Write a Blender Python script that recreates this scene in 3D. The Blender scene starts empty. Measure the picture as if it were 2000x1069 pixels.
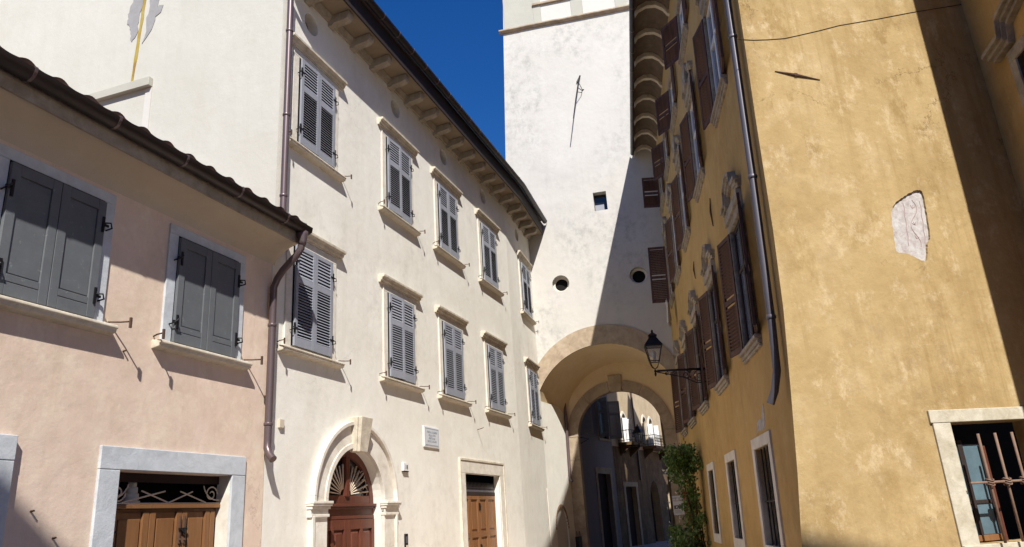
import bpy, bmesh, math, random
from mathutils import Vector, Matrix
from mathutils.geometry import tessellate_polygon
random.seed(7)
PI = math.pi
rad = math.radians
S = bpy.context.scene
COL = S.collection

# ------------------------------------------------------------------ materials
def new_mat(name):
    m = bpy.data.materials.new(name); m.use_nodes = True
    nt = m.node_tree; nt.nodes.clear()
    out = nt.nodes.new('ShaderNodeOutputMaterial'); b = nt.nodes.new('ShaderNodeBsdfPrincipled')
    nt.links.new(b.outputs[0], out.inputs[0])
    return m, nt, b

def noise(nt, vec, scale, detail=6, rough=.6, dist=0.0):
    n = nt.nodes.new('ShaderNodeTexNoise'); n.inputs['Scale'].default_value = scale
    n.inputs['Detail'].default_value = detail; n.inputs['Roughness'].default_value = rough
    n.inputs['Distortion'].default_value = dist
    nt.links.new(vec, n.inputs['Vector']); return n.outputs['Fac']

def ramp(nt, fac, lo, hi, a=0.0, b=1.0):
    n = nt.nodes.new('ShaderNodeMapRange'); n.inputs[1].default_value = lo; n.inputs[2].default_value = hi
    n.inputs[3].default_value = a; n.inputs[4].default_value = b
    nt.links.new(fac, n.inputs[0]); return n.outputs[0]

def mixc(nt, fac, a, b):
    n = nt.nodes.new('ShaderNodeMix'); n.data_type = 'RGBA'
    if isinstance(fac, float): n.inputs[0].default_value = fac
    else: nt.links.new(fac, n.inputs[0])
    for s, v in ((n.inputs[6], a), (n.inputs[7], b)):
        if isinstance(v, tuple): s.default_value = (*v, 1)
        else: nt.links.new(v, s)
    return n.outputs[2]

def mul(nt, a, b, op='MULTIPLY'):
    n = nt.nodes.new('ShaderNodeMath'); n.operation = op
    for s, v in ((n.inputs[0], a), (n.inputs[1], b)):
        if isinstance(v, (int, float)): s.default_value = v
        else: nt.links.new(v, s)
    return n.outputs[0]

def coords(nt, scale=(1, 1, 1), off=(0, 0, 0), kind='Object'):
    t = nt.nodes.new('ShaderNodeTexCoord'); mp = nt.nodes.new('ShaderNodeMapping')
    mp.inputs['Scale'].default_value = scale; mp.inputs['Location'].default_value = off
    nt.links.new(t.outputs[kind], mp.inputs[0]); return mp.outputs[0]

def bump(nt, b, h, strength, dist=.02):
    n = nt.nodes.new('ShaderNodeBump'); n.inputs['Strength'].default_value = strength
    n.inputs['Distance'].default_value = dist; nt.links.new(h, n.inputs['Height'])
    nt.links.new(n.outputs[0], b.inputs['Normal'])

def plaster(name, base, dark, light, amt=.5, lamt=.4, streak=.25, scale=.55, bmp=.35, grime=None, gamt=0, off=0.0, trowel=1.0, mottle=0.0, crack=0.0):
    """Old lime plaster: broad patches, washed-out areas, rain streaks, worn spots, hair cracks, trowel relief."""
    m, nt, b = new_mat(name)
    v = coords(nt, off=(off, off * .7, off * .3))
    n1 = noise(nt, v, scale, 10, .66, .1)
    n2 = noise(nt, v, scale * 3.1, 10, .72, .15)
    c = mixc(nt, mul(nt, ramp(nt, n1, .42, .68), amt), base, dark)
    c = mixc(nt, mul(nt, ramp(nt, n2, .50, .72), lamt), c, light)
    if mottle:
        vm = coords(nt, (1, 1, .8), (off + 4, 2, 7))
        a1 = noise(nt, vm, scale * 5.0, 12, .78); a2 = noise(nt, coords(nt, (1.15, 1.15, .6), (9, off, 1)), scale * 3.6, 12, .76)
        a3 = noise(nt, v, scale * 1.1, 4, .5)
        c = mixc(nt, mul(nt, mul(nt, ramp(nt, a2, .50, .60), ramp(nt, a3, .38, .58)), mottle), c, dark)
        c = mixc(nt, mul(nt, ramp(nt, a1, .53, .63), mottle), c, light)
        a4 = noise(nt, coords(nt, (1, 1, 1.6), (2, off, 5)), scale * 24, 6, .7)
        c = mixc(nt, mul(nt, ramp(nt, a4, .60, .70), mottle * .5), c, dark)
    vs = coords(nt, (2.2, 2.2, .11), (off * 2, 0, 0))
    n3 = noise(nt, vs, 1.7, 10, .68, .1); n3m = noise(nt, v, scale * .9, 3, .5)
    c = mixc(nt, mul(nt, mul(nt, ramp(nt, n3, .50, .68), ramp(nt, n3m, .36, .60)), streak), c, dark)
    if grime:
        vg = coords(nt, (1, 1, .8), (3 + off, 1, 5))
        g1 = noise(nt, vg, .5, 3, .5)
        g2 = noise(nt, vg, 3.0, 12, .78)
        gm = mul(nt, ramp(nt, g1, .40, .62), ramp(nt, g2, .47, .68))
        c = mixc(nt, mul(nt, gm, gamt), c, grime)
    if crack:
        vo = nt.nodes.new('ShaderNodeTexVoronoi'); vo.feature = 'DISTANCE_TO_EDGE'; vo.inputs['Scale'].default_value = .42
        t = nt.nodes.new('ShaderNodeTexNoise'); t.inputs['Scale'].default_value = 1.6; t.inputs['Detail'].default_value = 9; t.inputs['Roughness'].default_value = .7
        nt.links.new(v, t.inputs['Vector'])
        vm_ = nt.nodes.new('ShaderNodeVectorMath'); vm_.operation = 'MULTIPLY_ADD'; vm_.inputs[1].default_value = (1.1, 1.1, 1.1)
        nt.links.new(t.outputs['Color'], vm_.inputs[0]); nt.links.new(v, vm_.inputs[2]); nt.links.new(vm_.outputs[0], vo.inputs['Vector'])
        ck = mul(nt, ramp(nt, vo.outputs['Distance'], .001, .0045, 1, 0), ramp(nt, noise(nt, v, .55, 4, .6), .52, .60))
        c = mixc(nt, mul(nt, ck, crack), c, tuple(x * .45 for x in dark))
    nt.links.new(c, b.inputs['Base Color'])
    b.inputs['Roughness'].default_value = .92; b.inputs['Specular IOR Level'].default_value = .15
    f = noise(nt, v, 30, 7, .72); md = noise(nt, v, 5.5, 8, .62); lg = noise(nt, v, 1.3, 3, .5)
    h = mul(nt, mul(nt, f, .12), mul(nt, md, .55 * trowel), 'ADD')
    h = mul(nt, h, mul(nt, lg, 1.1 * trowel), 'ADD')
    bump(nt, b, h, bmp, .05)
    return m

def stone(name, base, dark, light=None, scale=6, bmp=.3, rough=.85):
    m, nt, b = new_mat(name); v = coords(nt)
    n1 = noise(nt, v, scale, 8, .65, .5); n2 = noise(nt, v, scale * 6, 6, .7)
    c = mixc(nt, ramp(nt, n1, .38, .68), base, dark)
    c = mixc(nt, mul(nt, ramp(nt, n2, .62, .72), .6), c, dark)
    if light:
        n4 = noise(nt, v, scale * .4, 5, .6); c = mixc(nt, ramp(nt, n4, .5, .7, 0, .7), c, light)
    nt.links.new(c, b.inputs['Base Color']); b.inputs['Roughness'].default_value = rough
    b.inputs['Specular IOR Level'].default_value = .2
    bump(nt, b, mul(nt, n1, mul(nt, n2, .4), 'ADD'), bmp, .02)
    return m

def paint(name, base, dark, rough=.55, scale=(3, 3, 3), amt=.5, bmp=.08, metal=0, wear=None):
    m, nt, b = new_mat(name); v = coords(nt, scale)
    b.inputs['Specular IOR Level'].default_value = .5 if metal else .18
    n1 = noise(nt, v, 2.2, 7, .65, .3); n2 = noise(nt, v, 30, 4, .6)
    c = mixc(nt, mul(nt, ramp(nt, n1, .4, .7), amt), base, dark)
    if wear: c = mixc(nt, ramp(nt, noise(nt, v, 7, 8, .75), .61, .66), c, wear)
    oi = nt.nodes.new('ShaderNodeObjectInfo'); c = mixc(nt, ramp(nt, oi.outputs['Random'], 0, 1, 0, .55), c, dark)
    nt.links.new(c, b.inputs['Base Color']); b.inputs['Roughness'].default_value = rough
    b.inputs['Metallic'].default_value = metal
    bump(nt, b, mul(nt, n1, mul(nt, n2, .3), 'ADD'), bmp, .02)
    return m

def wood(name, base, dark, rough=.5, bmp=.12):
    m, nt, b = new_mat(name); v = coords(nt, (14, 14, 1.1))
    n1 = noise(nt, v, 1.6, 8, .6, .9); n2 = noise(nt, coords(nt), 1.3, 4, .5)
    c = mixc(nt, ramp(nt, n1, .35, .7), base, dark)
    c = mixc(nt, ramp(nt, n2, .42, .66, 0, .6), c, dark)
    oi = nt.nodes.new('ShaderNodeObjectInfo'); c = mixc(nt, ramp(nt, oi.outputs['Random'], 0, 1, 0, .35), c, dark)
    nt.links.new(c, b.inputs['Base Color']); b.inputs['Roughness'].default_value = rough
    b.inputs['Specular IOR Level'].default_value = .3
    bump(nt, b, n1, bmp, .01)
    return m

def glass(name, tint, rough=.12):
    m, nt, b = new_mat(name); v = coords(nt)
    c = mixc(nt, ramp(nt, noise(nt, v, 2.5, 6, .6), .35, .7), tint, tuple(x * .55 for x in tint))
    nt.links.new(c, b.inputs['Base Color']); b.inputs['Roughness'].default_value = rough
    b.inputs['Specular IOR Level'].default_value = .6
    bump(nt, b, noise(nt, v, 1.1, 2, .5), .06, .03)
    return m

M = {}
M['white'] = plaster('plaster_white', (.73, .705, .63), (.61, .57, .485), (.785, .765, .70), .55, .5, .45, .5, .24, (.47, .44, .385), .5, .0, 1.0, .22, .35)
M['side'] = plaster('plaster_side', (.485, .475, .425), (.43, .41, .35), (.52, .51, .465), .5, .5, .3, .35, .25, (.42, .385, .33), .35, 3.0, 1.0, .2)
M['tower'] = plaster('plaster_tower', (.505, .485, .445), (.44, .42, .38), (.545, .53, .495), .5, .55, .35, .4, .32, (.22, .22, .21), .65, 5.0, 1.0, .25)
M['panelgrey'] = plaster('plaster_greygreen', (.40, .39, .335), (.35, .34, .29), (.45, .44, .39), .5, .4, .2, .6, .2, None, 0, 2.0)
M['panelwhite'] = plaster('plaster_panel', (.53, .51, .47), (.48, .46, .42), (.57, .55, .51), .4, .4, .2, .6, .2, None, 0, 4.0)
M['pass'] = plaster('plaster_passage', (.73, .585, .37), (.62, .46, .26), (.76, .64, .45), .6, .5, .35, .6, .25, (.48, .38, .25), .4, 7.0)
M['pink'] = plaster('plaster_pink', (.67, .528, .425), (.575, .44, .335), (.72, .625, .48), .8, .75, .55, .7, .26, (.50, .40, .29), .65, 9.0, 1.0, .55, .5)
M['cove'] = plaster('plaster_cove', (.52, .45, .35), (.43, .36, .27), (.56, .50, .41), .5, .4, .15, .8, .2, (.3, .24, .18), .4, 4.4)
M['ochre'] = plaster('plaster_ochre', (.50, .33, .128), (.39, .24, .082), (.55, .39, .19), .7, .4, .7, .62, .3, (.26, .165, .07), .5, 1.5, 1.0, .4, .4)  # more golden street-front plaster, lightened so its shaded face reads brighter
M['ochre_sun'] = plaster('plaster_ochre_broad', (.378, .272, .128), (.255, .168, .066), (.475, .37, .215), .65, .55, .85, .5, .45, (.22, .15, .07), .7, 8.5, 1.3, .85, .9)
M['lowbrown'] = plaster('plaster_brown_stain_and_shade', (.17, .11, .06), (.07, .045, .028), (.27, .19, .115), .8, .5, .9, .6, .4, (.04, .03, .025), .8, 13.0, 1, .6)  # stained brown plaster, darkened further to paint in the lane's shade
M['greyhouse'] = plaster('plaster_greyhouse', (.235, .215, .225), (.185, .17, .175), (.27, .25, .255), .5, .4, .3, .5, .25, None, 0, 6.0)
M['oldochre'] = plaster('plaster_cream_weathered', (.52, .42, .28), (.40, .30, .18), (.60, .51, .38), .7, .6, .7, .5, .4, (.20, .15, .11), .6, 11.0, 1, .4)
M['lime'] = stone('lime_stone', (.60, .54, .43), (.40, .35, .27), (.68, .63, .53), 5, .35)
M['beige'] = stone('beige_window_stone', (.47, .43, .335), (.32, .28, .20), (.53, .50, .41), 6, .45)
M['limewhite'] = stone('lime_stone_pale', (.66, .62, .54), (.52, .47, .39), (.72, .69, .62), 4, .25)
M['grey'] = stone('grey_painted_stone', (.505, .53, .55), (.40, .42, .435), (.55, .575, .595), 5, .35)
M['arch'] = stone('arch_stone', (.38, .30, .21), (.26, .20, .14), (.46, .38, .28), 4, .45)
M['window_stone'] = stone('carved_window_stone', (.37, .32, .25), (.17, .14, .105), (.46, .41, .33), 5, .22)
M['louvre'] = paint('grey_shutter_paint', (.275, .285, .32), (.215, .225, .255), .6, (3, 3, 3), .7, .06, 0, (.34, .345, .37))
M['louvre_back'] = paint('dark_shutter_back', (.012, .012, .014), (.006, .006, .007), .9)  # near-black boards that paint the shade behind the shutter gaps
M['panel_shutter'] = paint('charcoal_shutter_paint', (.128, .136, .144), (.10, .107, .114), .6, (2, 2, 2), .8, .12, 0, (.20, .21, .21))
M['brown_shutter'] = wood('brown_shutter_wood', (.155, .078, .058), (.055, .03, .024), .75)
M['brown_dark'] = wood('dark_brown_wood', (.038, .024, .02), (.018, .012, .01), .75)
M['door_red'] = wood('red_brown_door', (.145, .048, .028), (.085, .027, .017), .38)
M['door_tan'] = wood('tan_door', (.235, .112, .045), (.165, .075, .03), .45)
M['gutter'] = paint('brown_gutter_sheet', (.034, .025, .024), (.02, .015, .014), .42, (2, 2, 2), .6, .04, .4)
M['pipe'] = paint('violet_brown_pipe', (.135, .098, .100), (.10, .072, .074), .35, (2, 2, .7), .6, .03, .35)
M['zinc'] = paint('zinc_pipe', (.13, .12, .14), (.09, .085, .10), .45, (2, 2, .7), .6, .03, .3)
M['iron'] = paint('black_iron', (.018, .017, .019), (.010, .010, .011), .5, (6, 6, 6), .6, .1, .5)
M['rust'] = paint('rusty_iron', (.11, .065, .045), (.06, .035, .025), .8, (8, 8, 8), .7, .2)
M['barrust'] = paint('worn_bar_iron', (.215, .14, .10), (.13, .08, .055), .7, (8, 8, 8), .7, .15)
M['tile'] = stone('roof_tile', (.17, .095, .07), (.075, .05, .04), (.22, .15, .115), 3, .5)
M['soffit'] = paint('soffit_boards', (.30, .24, .17), (.20, .155, .105), .8, (1, 1, 1), .7, .15)
M['soffit_dark'] = plaster('dark_eave_plaster', (.15, .115, .085), (.075, .055, .04), (.22, .18, .14), .7, .5, .2, 1.2, .3)  # dark brown eave plaster, also used for the oculus discs
M['corbel'] = stone('corbel_stone', (.37, .325, .26), (.25, .205, .155), None, 5, .4)
M['dark'] = paint('dark_interior', (.010, .009, .009), (.006, .005, .005), .9)
M['brownroom'] = paint('brown_interior', (.035, .02, .016), (.02, .012, .01), .9)
M['glass'] = glass('window_glass', (.16, .18, .24), .1)
M['glass_dark'] = glass('dark_glass', (.012, .012, .015), .15)
M['glass_blue'] = glass('frosted_blue_glass', (.10, .16, .19), .45)
M['glass_dirty'] = paint('dusty_pane', (.13, .125, .125), (.06, .058, .06), .4)
M['cream'] = paint('cream_metal', (.62, .52, .40), (.5, .4, .3), .6)
M['white_paint'] = paint('white_paint', (.72, .72, .72), (.62, .62, .62), .6)
M['marble'] = stone('plaque_marble', (.54, .56, .58), (.50, .515, .535), None, 4, .03, .5)
M['ink'] = paint('engraved_grey_letters', (.24, .26, .29), (.2, .22, .25), .7)
M['black'] = paint('black_letters', (.02, .02, .02), (.015, .015, .015), .6)
M['red'] = paint('red_letters', (.42, .06, .07), (.35, .05, .05), .6)
M['redboard'] = paint('red_board', (.33, .05, .025), (.25, .035, .02), .6)
M['fresco'] = stone('bare_lime_patch', (.44, .415, .39), (.29, .25, .235), (.49, .475, .455), 13, .5)
M['sinopia'] = paint('faded_red_line', (.30, .205, .185), (.36, .28, .26), .9)
M['cement'] = stone('cement_patch', (.285, .28, .28), (.245, .24, .24), None, 5, .25)
M['lichen'] = stone('yellow_rust_strip', (.36, .27, .06), (.24, .13, .03), (.38, .34, .11), 3, .3)
M['lampglass'] = glass('lamp_glass', (.35, .36, .38), .2)
M['cloth'] = paint('grey_cloth', (.50, .48, .47), (.36, .34, .33), .9)
M['bag'] = paint('black_bag', (.018, .018, .022), (.012, .012, .014), .5)
M['brick'] = stone('thin_brick', (.33, .22, .15), (.24, .16, .11), (.40, .30, .22), 14, .5)
M['bark'] = stone('bark', (.10, .07, .04), (.05, .035, .02), None, 12, .5)
M['flower'] = paint('white_flower', (.70, .68, .62), (.6, .56, .5), .8)
M['mirror'] = paint('grey_disc_back', (.13, .13, .135), (.09, .09, .095), .5)

def leaf_mat(name, a, b_, c_):
    m, nt, b = new_mat(name)
    n = noise(nt, coords(nt), 5.5, 3, .6); n2 = noise(nt, coords(nt), 40, 2, .5)
    c = mixc(nt, ramp(nt, n, .36, .64), a, b_)
    c = mixc(nt, ramp(nt, n2, .5, .68, 0, .6), c, c_)
    nt.links.new(c, b.inputs['Base Color']); b.inputs['Roughness'].default_value = .45
    b.inputs['Subsurface Weight'].default_value = 0.0
    b.inputs['Transmission Weight'].default_value = 0.0
    return m
M['leaf'] = leaf_mat('jasmine_leaves', (.045, .10, .014), (.11, .20, .03), (.18, .26, .06))

def paving():
    m, nt, b = new_mat('stone_paving'); v = coords(nt)
    br = nt.nodes.new('ShaderNodeTexBrick'); br.inputs['Scale'].default_value = 1.0
    br.inputs['Brick Width'].default_value = .62; br.inputs['Row Height'].default_value = .34
    br.inputs['Mortar Size'].default_value = .012
    br.inputs['Color1'].default_value = (.50, .40, .325, 1); br.inputs['Color2'].default_value = (.58, .47, .385, 1)
    br.inputs['Mortar'].default_value = (.09, .083, .075, 1)
    nt.links.new(v, br.inputs['Vector'])
    c = mixc(nt, ramp(nt, noise(nt, v, .7, 8, .6), .4, .7, 0, .4), br.outputs[0], (.36, .285, .23))
    nt.links.new(c, b.inputs['Base Color']); b.inputs['Roughness'].default_value = .75
    h = mul(nt, mul(nt, br.outputs[1], -.5), mul(nt, noise(nt, v, 22, 6, .6), .4), 'ADD')
    bump(nt, b, h, .5, .02); return m
M['paving'] = paving()

# ------------------------------------------------------------------ mesh builder
class MB:
    def __init__(s): s.v = []; s.f = []
    def add(s, vs, fs):
        o = len(s.v); s.v += [tuple(p) for p in vs]; s.f += [tuple(i + o for i in f) for f in fs]; return s
    def box(s, x0, x1, y0, y1, z0, z1):
        x0, x1 = min(x0, x1), max(x0, x1); y0, y1 = min(y0, y1), max(y0, y1); z0, z1 = min(z0, z1), max(z0, z1)
        return s.add([(x0, y0, z0), (x1, y0, z0), (x1, y1, z0), (x0, y1, z0), (x0, y0, z1), (x1, y0, z1), (x1, y1, z1), (x0, y1, z1)],
                     [(0, 3, 2, 1), (4, 5, 6, 7), (0, 1, 5, 4), (1, 2, 6, 5), (2, 3, 7, 6), (3, 0, 4, 7)])
    def mbox(s, mat, sx, sy, sz):
        vs = [mat @ Vector((x * sx / 2, y * sy / 2, z * sz / 2)) for z in (-1, 1) for x, y in ((-1, -1), (1, -1), (1, 1), (-1, 1))]
        return s.add(vs, [(0, 3, 2, 1), (4, 5, 6, 7), (0, 1, 5, 4), (1, 2, 6, 5), (2, 3, 7, 6), (3, 0, 4, 7)])
    def prism(s, poly, a0, a1, axis='y'):
        """poly: 2d points; axis y -> (x,z) extruded in y; x -> (y,z) extruded in x; z -> (x,y)."""
        def P(p, a):
            return (p[0], a, p[1]) if axis == 'y' else ((a, p[0], p[1]) if axis == 'x' else (p[0], p[1], a))
        n = len(poly); vs = [P(p, a0) for p in poly] + [P(p, a1) for p in poly]
        fs = [(i, (i + 1) % n, n + (i + 1) % n, n + i) for i in range(n)]
        tri = tessellate_polygon([[Vector((p[0], p[1], 0)) for p in poly]])
        fs += [tuple(t) for t in tri] + [tuple(n + i for i in t) for t in tri]
        return s.add(vs, fs)
    def tube(s, pts, r, n=6, closed=False, caps=True):
        pts = [Vector(p) for p in pts]; m = len(pts); rings = []
        rr = r if isinstance(r, (list, tuple)) else [r] * m
        up = Vector((0, 0, 1)); prev = None
        for i, p in enumerate(pts):
            if closed: t = pts[(i + 1) % m] - pts[i - 1]
            else: t = pts[min(i + 1, m - 1)] - pts[max(i - 1, 0)]
            t.normalize()
            if prev is None:
                a = t.cross(up)
                if a.length < .1: a = t.cross(Vector((1, 0, 0)))
            else: a = prev - t * prev.dot(t)
            a.normalize(); prev = a; b = t.cross(a)
            rings.append([p + (a * math.cos(2 * PI * k / n) + b * math.sin(2 * PI * k / n)) * rr[i] for k in range(n)])
        vs = [q for R in rings for q in R]; fs = []
        for i in range(m if closed else m - 1):
            j = (i + 1) % m
            fs += [(i * n + k, i * n + (k + 1) % n, j * n + (k + 1) % n, j * n + k) for k in range(n)]
        if caps and not closed: fs += [tuple(range(n))[::-1], tuple((m - 1) * n + k for k in range(n))]
        return s.add(vs, fs)
    def lathe(s, prof, n=16, c=(0, 0, 0), axis='z'):
        vs = []; fs = []
        for r, h in prof:
            for k in range(n):
                a = 2 * PI * k / n
                p = (r * math.cos(a), r * math.sin(a), h) if axis == 'z' else (r * math.cos(a), h, r * math.sin(a))
                vs.append((p[0] + c[0], p[1] + c[1], p[2] + c[2]))
        for i in range(len(prof) - 1):
            fs += [(i * n + k, i * n + (k + 1) % n, (i + 1) * n + (k + 1) % n, (i + 1) * n + k) for k in range(n)]
        if prof[0][0] > 1e-4: fs.append(tuple(range(n))[::-1])
        if prof[-1][0] > 1e-4: fs.append(tuple((len(prof) - 1) * n + k for k in range(n)))
        return s.add(vs, fs)
    def sweep(s, prof, path, closed_prof=True):
        """prof: list of 2d (y,z); path: list of (origin, xdir y-axis vector): points o + y*yv + z*Z."""
        n = len(prof); vs = []; fs = []
        for o, yv in path: vs += [Vector(o) + Vector(yv) * p[0] + Vector((0, 0, p[1])) for p in prof]
        k = n if closed_prof else n - 1
        for i in range(len(path) - 1):
            fs += [(i * n + j, i * n + (j + 1) % n, (i + 1) * n + (j + 1) % n, (i + 1) * n + j) for j in range(k)]
        if closed_prof:
            fs += [tuple(range(n))[::-1], tuple((len(path) - 1) * n + j for j in range(n))]
        return s.add(vs, fs)
    def build(s, name, mat, parent=None, loc=None, rot=None, bevel=0, smooth=False, fn=None):
        vs = [fn(p) for p in s.v] if fn else s.v
        me = bpy.data.meshes.new(name); me.from_pydata(vs, [], s.f); me.update()
        bm = bmesh.new(); bm.from_mesh(me); bmesh.ops.recalc_face_normals(bm, faces=bm.faces); bm.to_mesh(me); bm.free()
        me.materials.append(M[mat])
        if smooth: me.polygons.foreach_set('use_smooth', [True] * len(me.polygons))
        o = bpy.data.objects.new(name, me); COL.objects.link(o)
        if parent: o.parent = parent
        if loc: o.location = loc
        if rot: o.rotation_euler = rot
        if bevel:
            md = o.modifiers.new('bevel', 'BEVEL'); md.width = bevel; md.segments = 2; md.limit_method = 'ANGLE'; md.angle_limit = rad(50)
        return o

def smooth_by_angle(o, ang=40):
    me = o.data; me.polygons.foreach_set('use_smooth', [True] * len(me.polygons))
    bm = bmesh.new(); bm.from_mesh(me)
    for e in bm.edges:
        if len(e.link_faces) == 2 and e.calc_face_angle(0) > rad(ang): e.smooth = False
    bm.to_mesh(me); bm.free(); return o

def arch_pts(cx, z, r, a0=0, a1=180, n=24, rz=None):
    rz = rz or r
    return [(cx + r * math.cos(rad(a0 + (a1 - a0) * i / n)), z + rz * math.sin(rad(a0 + (a1 - a0) * i / n))) for i in range(n + 1)]
def arch_hole(cx, zs, r, zb): return [(cx + r, zb)] + arch_pts(cx, zs, r) + [(cx - r, zb)]
def rect(x0, x1, z0, z1): return [(x0, z0), (x1, z0), (x1, z1), (x0, z1)]
def circ(cx, cz, r, n=28): return [(cx + r * math.cos(2 * PI * i / n), cz + r * math.sin(2 * PI * i / n)) for i in range(n)]

def wall(mb, outline, holes=(), y=0.0, reveal=.25):
    loops = [outline] + [h[0] if isinstance(h, tuple) else h for h in holes]
    reveals = [h[1] if isinstance(h, tuple) else reveal for h in holes]
    pts = [p for l in loops for p in l]
    tri = tessellate_polygon([[Vector((p[0], p[1], 0)) for p in l] for l in loops])
    mb.add([(p[0], y, p[1]) for p in pts], [tuple(t) for t in tri])
    for l, dv in zip(loops[1:], reveals):
        n = len(l)
        mb.add([(p[0], y, p[1]) for p in l] + [(p[0], y + dv, p[1]) for p in l], [(i, (i + 1) % n, n + (i + 1) % n, n + i) for i in range(n)])
    return mb

def ring(mb, cx, cz, r0, r1, y0, y1, a0=0, a1=180, n=28, gap=None):
    """stone arch band between r0 and r1 (front at y0, back y1)."""
    for i in range(n):
        A = rad(a0 + (a1 - a0) * i / n); B = rad(a0 + (a1 - a0) * (i + 1) / n)
        p = []
        for y in (y0, y1):
            for r, a in ((r0, A), (r1, A), (r1, B), (r0, B)): p.append((cx + r * math.cos(a), y, cz + r * math.sin(a)))
        mb.add(p, [(0, 1, 2, 3), (7, 6, 5, 4), (0, 4, 5, 1), (1, 5, 6, 2), (2, 6, 7, 3), (3, 7, 4, 0)] if (gap and i % gap in (0, gap - 1)) else
               [(0, 1, 2, 3), (7, 6, 5, 4), (1, 5, 6, 2), (3, 7, 4, 0)] if i not in (0, n - 1) else
               [(0, 1, 2, 3), (7, 6, 5, 4), (0, 4, 5, 1), (1, 5, 6, 2), (2, 6, 7, 3), (3, 7, 4, 0)])
    return mb

def frame_matrix(o, az, lean=0.0):
    a = rad(az); x = Vector((math.sin(a), math.cos(a), 0)); y0 = Vector((-math.cos(a), math.sin(a), 0)); z0 = Vector((0, 0, 1))
    z = z0 * math.cos(lean) + y0 * math.sin(lean); y = y0 * math.cos(lean) - z0 * math.sin(lean)
    m = Matrix.Identity(4)
    for i in range(3): m[i][0], m[i][1], m[i][2], m[i][3] = x[i], y[i], z[i], o[i]
    return m

def thing(name, label, cat, mat, group=None):
    o = bpy.data.objects.new(name, None); COL.objects.link(o); o.empty_display_size = .3
    o.matrix_world = mat; o['label'] = label; o['category'] = cat
    if group: o['group'] = group
    return o
def tag(o, label, cat, group=None):
    o['label'] = label; o['category'] = cat
    if group: o['group'] = group
    return o
KIDS = {}
def dup(o, parent=None, loc=None, rot=None):
    c = o.copy(); COL.objects.link(c)
    if parent is not None: c.parent = parent
    if loc is not None: c.location = loc
    if rot is not None: c.rotation_euler = rot
    for k in [k for k in bpy.data.objects if k.parent is o]: dup(k, c)
    return c

def text_mesh(name, body, size, mat, parent, loc, rot=(PI / 2, 0, 0), depth=.002, align='CENTER'):
    cu = bpy.data.curves.new(name, 'FONT'); cu.body = body; cu.size = size; cu.extrude = depth
    cu.align_x = align; cu.align_y = 'CENTER'; cu.resolution_u = 2
    t = bpy.data.objects.new(name + '_tmp', cu); COL.objects.link(t)
    dg = bpy.context.evaluated_depsgraph_get(); dg.update()
    me = bpy.data.meshes.new_from_object(t.evaluated_get(dg)); bpy.data.objects.remove(t)
    me.materials.clear(); me.materials.append(M[mat])
    o = bpy.data.objects.new(name, me); COL.objects.link(o); o.parent = parent; o.location = loc; o.rotation_euler = rot
    return o

def tile_roof(x0, x1, y0, z0, y1, z1, pitch=.21, row=.36, h=.065):
    """barrel tile sheet rising from the eave (y0,z0) to (y1,z1); solid, 4 cm thick."""
    mb = MB(); L = math.hypot(y1 - y0, z1 - z0); dy, dz = (y1 - y0) / L, (z1 - z0) / L
    nx = int((x1 - x0) / pitch); seg = 6
    xs = [x0 + (x1 - x0) * i / (nx * seg) for i in range(nx * seg + 1)]
    rows = []; k = 0; s = 0.0
    while s < L:
        e = min(s + row, L)
        for t, lift in ((s, .03), (e, 0.0)):
            jit = (random.random() - .5) * .01
            rows.append([(x, y0 + dy * t - dz * (lift + w), z0 + dz * t + dy * (lift + w + jit)) for i, x in enumerate(xs)
                         for w in [h * (abs(math.sin(PI * i / seg)) if (i // seg) % 2 == 0 else -.25 * abs(math.sin(PI * i / seg)))]])
        s = e
    n = len(xs); vs = [p for r in rows for p in r]; fs = []
    for r in range(len(rows) - 1):
        fs += [(r * n + i, r * n + i + 1, (r + 1) * n + i + 1, (r + 1) * n + i) for i in range(n - 1)]
    mb.add(vs, fs)
    # front thickness
    f = rows[0]; mb.add(f + [(p[0], p[1] + .02, p[2] - .045) for p in f], [(i, i + 1, n + i + 1, n + i) for i in range(n - 1)])
    # under side
    mb.add([(x0, y0 + .02, z0 - .06), (x1, y0 + .02, z0 - .06), (x1, y1, z1 - .06), (x0, y1, z1 - .06)], [(0, 1, 2, 3)])
    return mb

# ------------------------------------------------------------------ frames of the place (local: x along the wall, -y to the street, z up)
A_L = 18.283
WL = frame_matrix((-7.1214, 2.3528, 0), A_L)
WH = WL @ Matrix.Translation((9.9, 0, 0))                       # white house
WB = WL @ Matrix.Translation((22.3, 0, 0)) @ Matrix.Rotation(rad(4.5), 4, 'Z')
WT = frame_matrix((.735, 27.036, 0), 102)
IP = Matrix.Translation((0, 0, 1.6)) @ Matrix.Scale(.933, 4) @ Matrix.Translation((0, 0, -1.6)) @ frame_matrix((1.852, 31.588, 0), 102)
IPU = frame_matrix((1.7277, 29.4717, 0), 102)
PL = frame_matrix((.732, 27.0234, 0), 22.131)                       # left wall of the passage
GM = Matrix.Translation((0, 0, 1.6)) @ Matrix.Scale(1.0, 4) @ Matrix.Translation((0, 0, -1.6)) @ frame_matrix((1.99, 32.17, 0), 27)
Y1M = frame_matrix((5.27, 26.0, 0), 186.8, .0385)
Y2M = frame_matrix((3.44, 9.10, 0), 78)
Y3M = Y2M @ Matrix.Translation((4.0, 0, 0)) @ Matrix.Rotation(rad(78 - 186.8), 4, 'Z')

# ================================================================== street
g = MB().add([(-150, -150, 0), (150, -150, 0), (150, 150, 0), (-150, 150, 0)], [(0, 1, 2, 3)]).build('street_paving', 'paving')
g['kind'] = 'structure'

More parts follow.
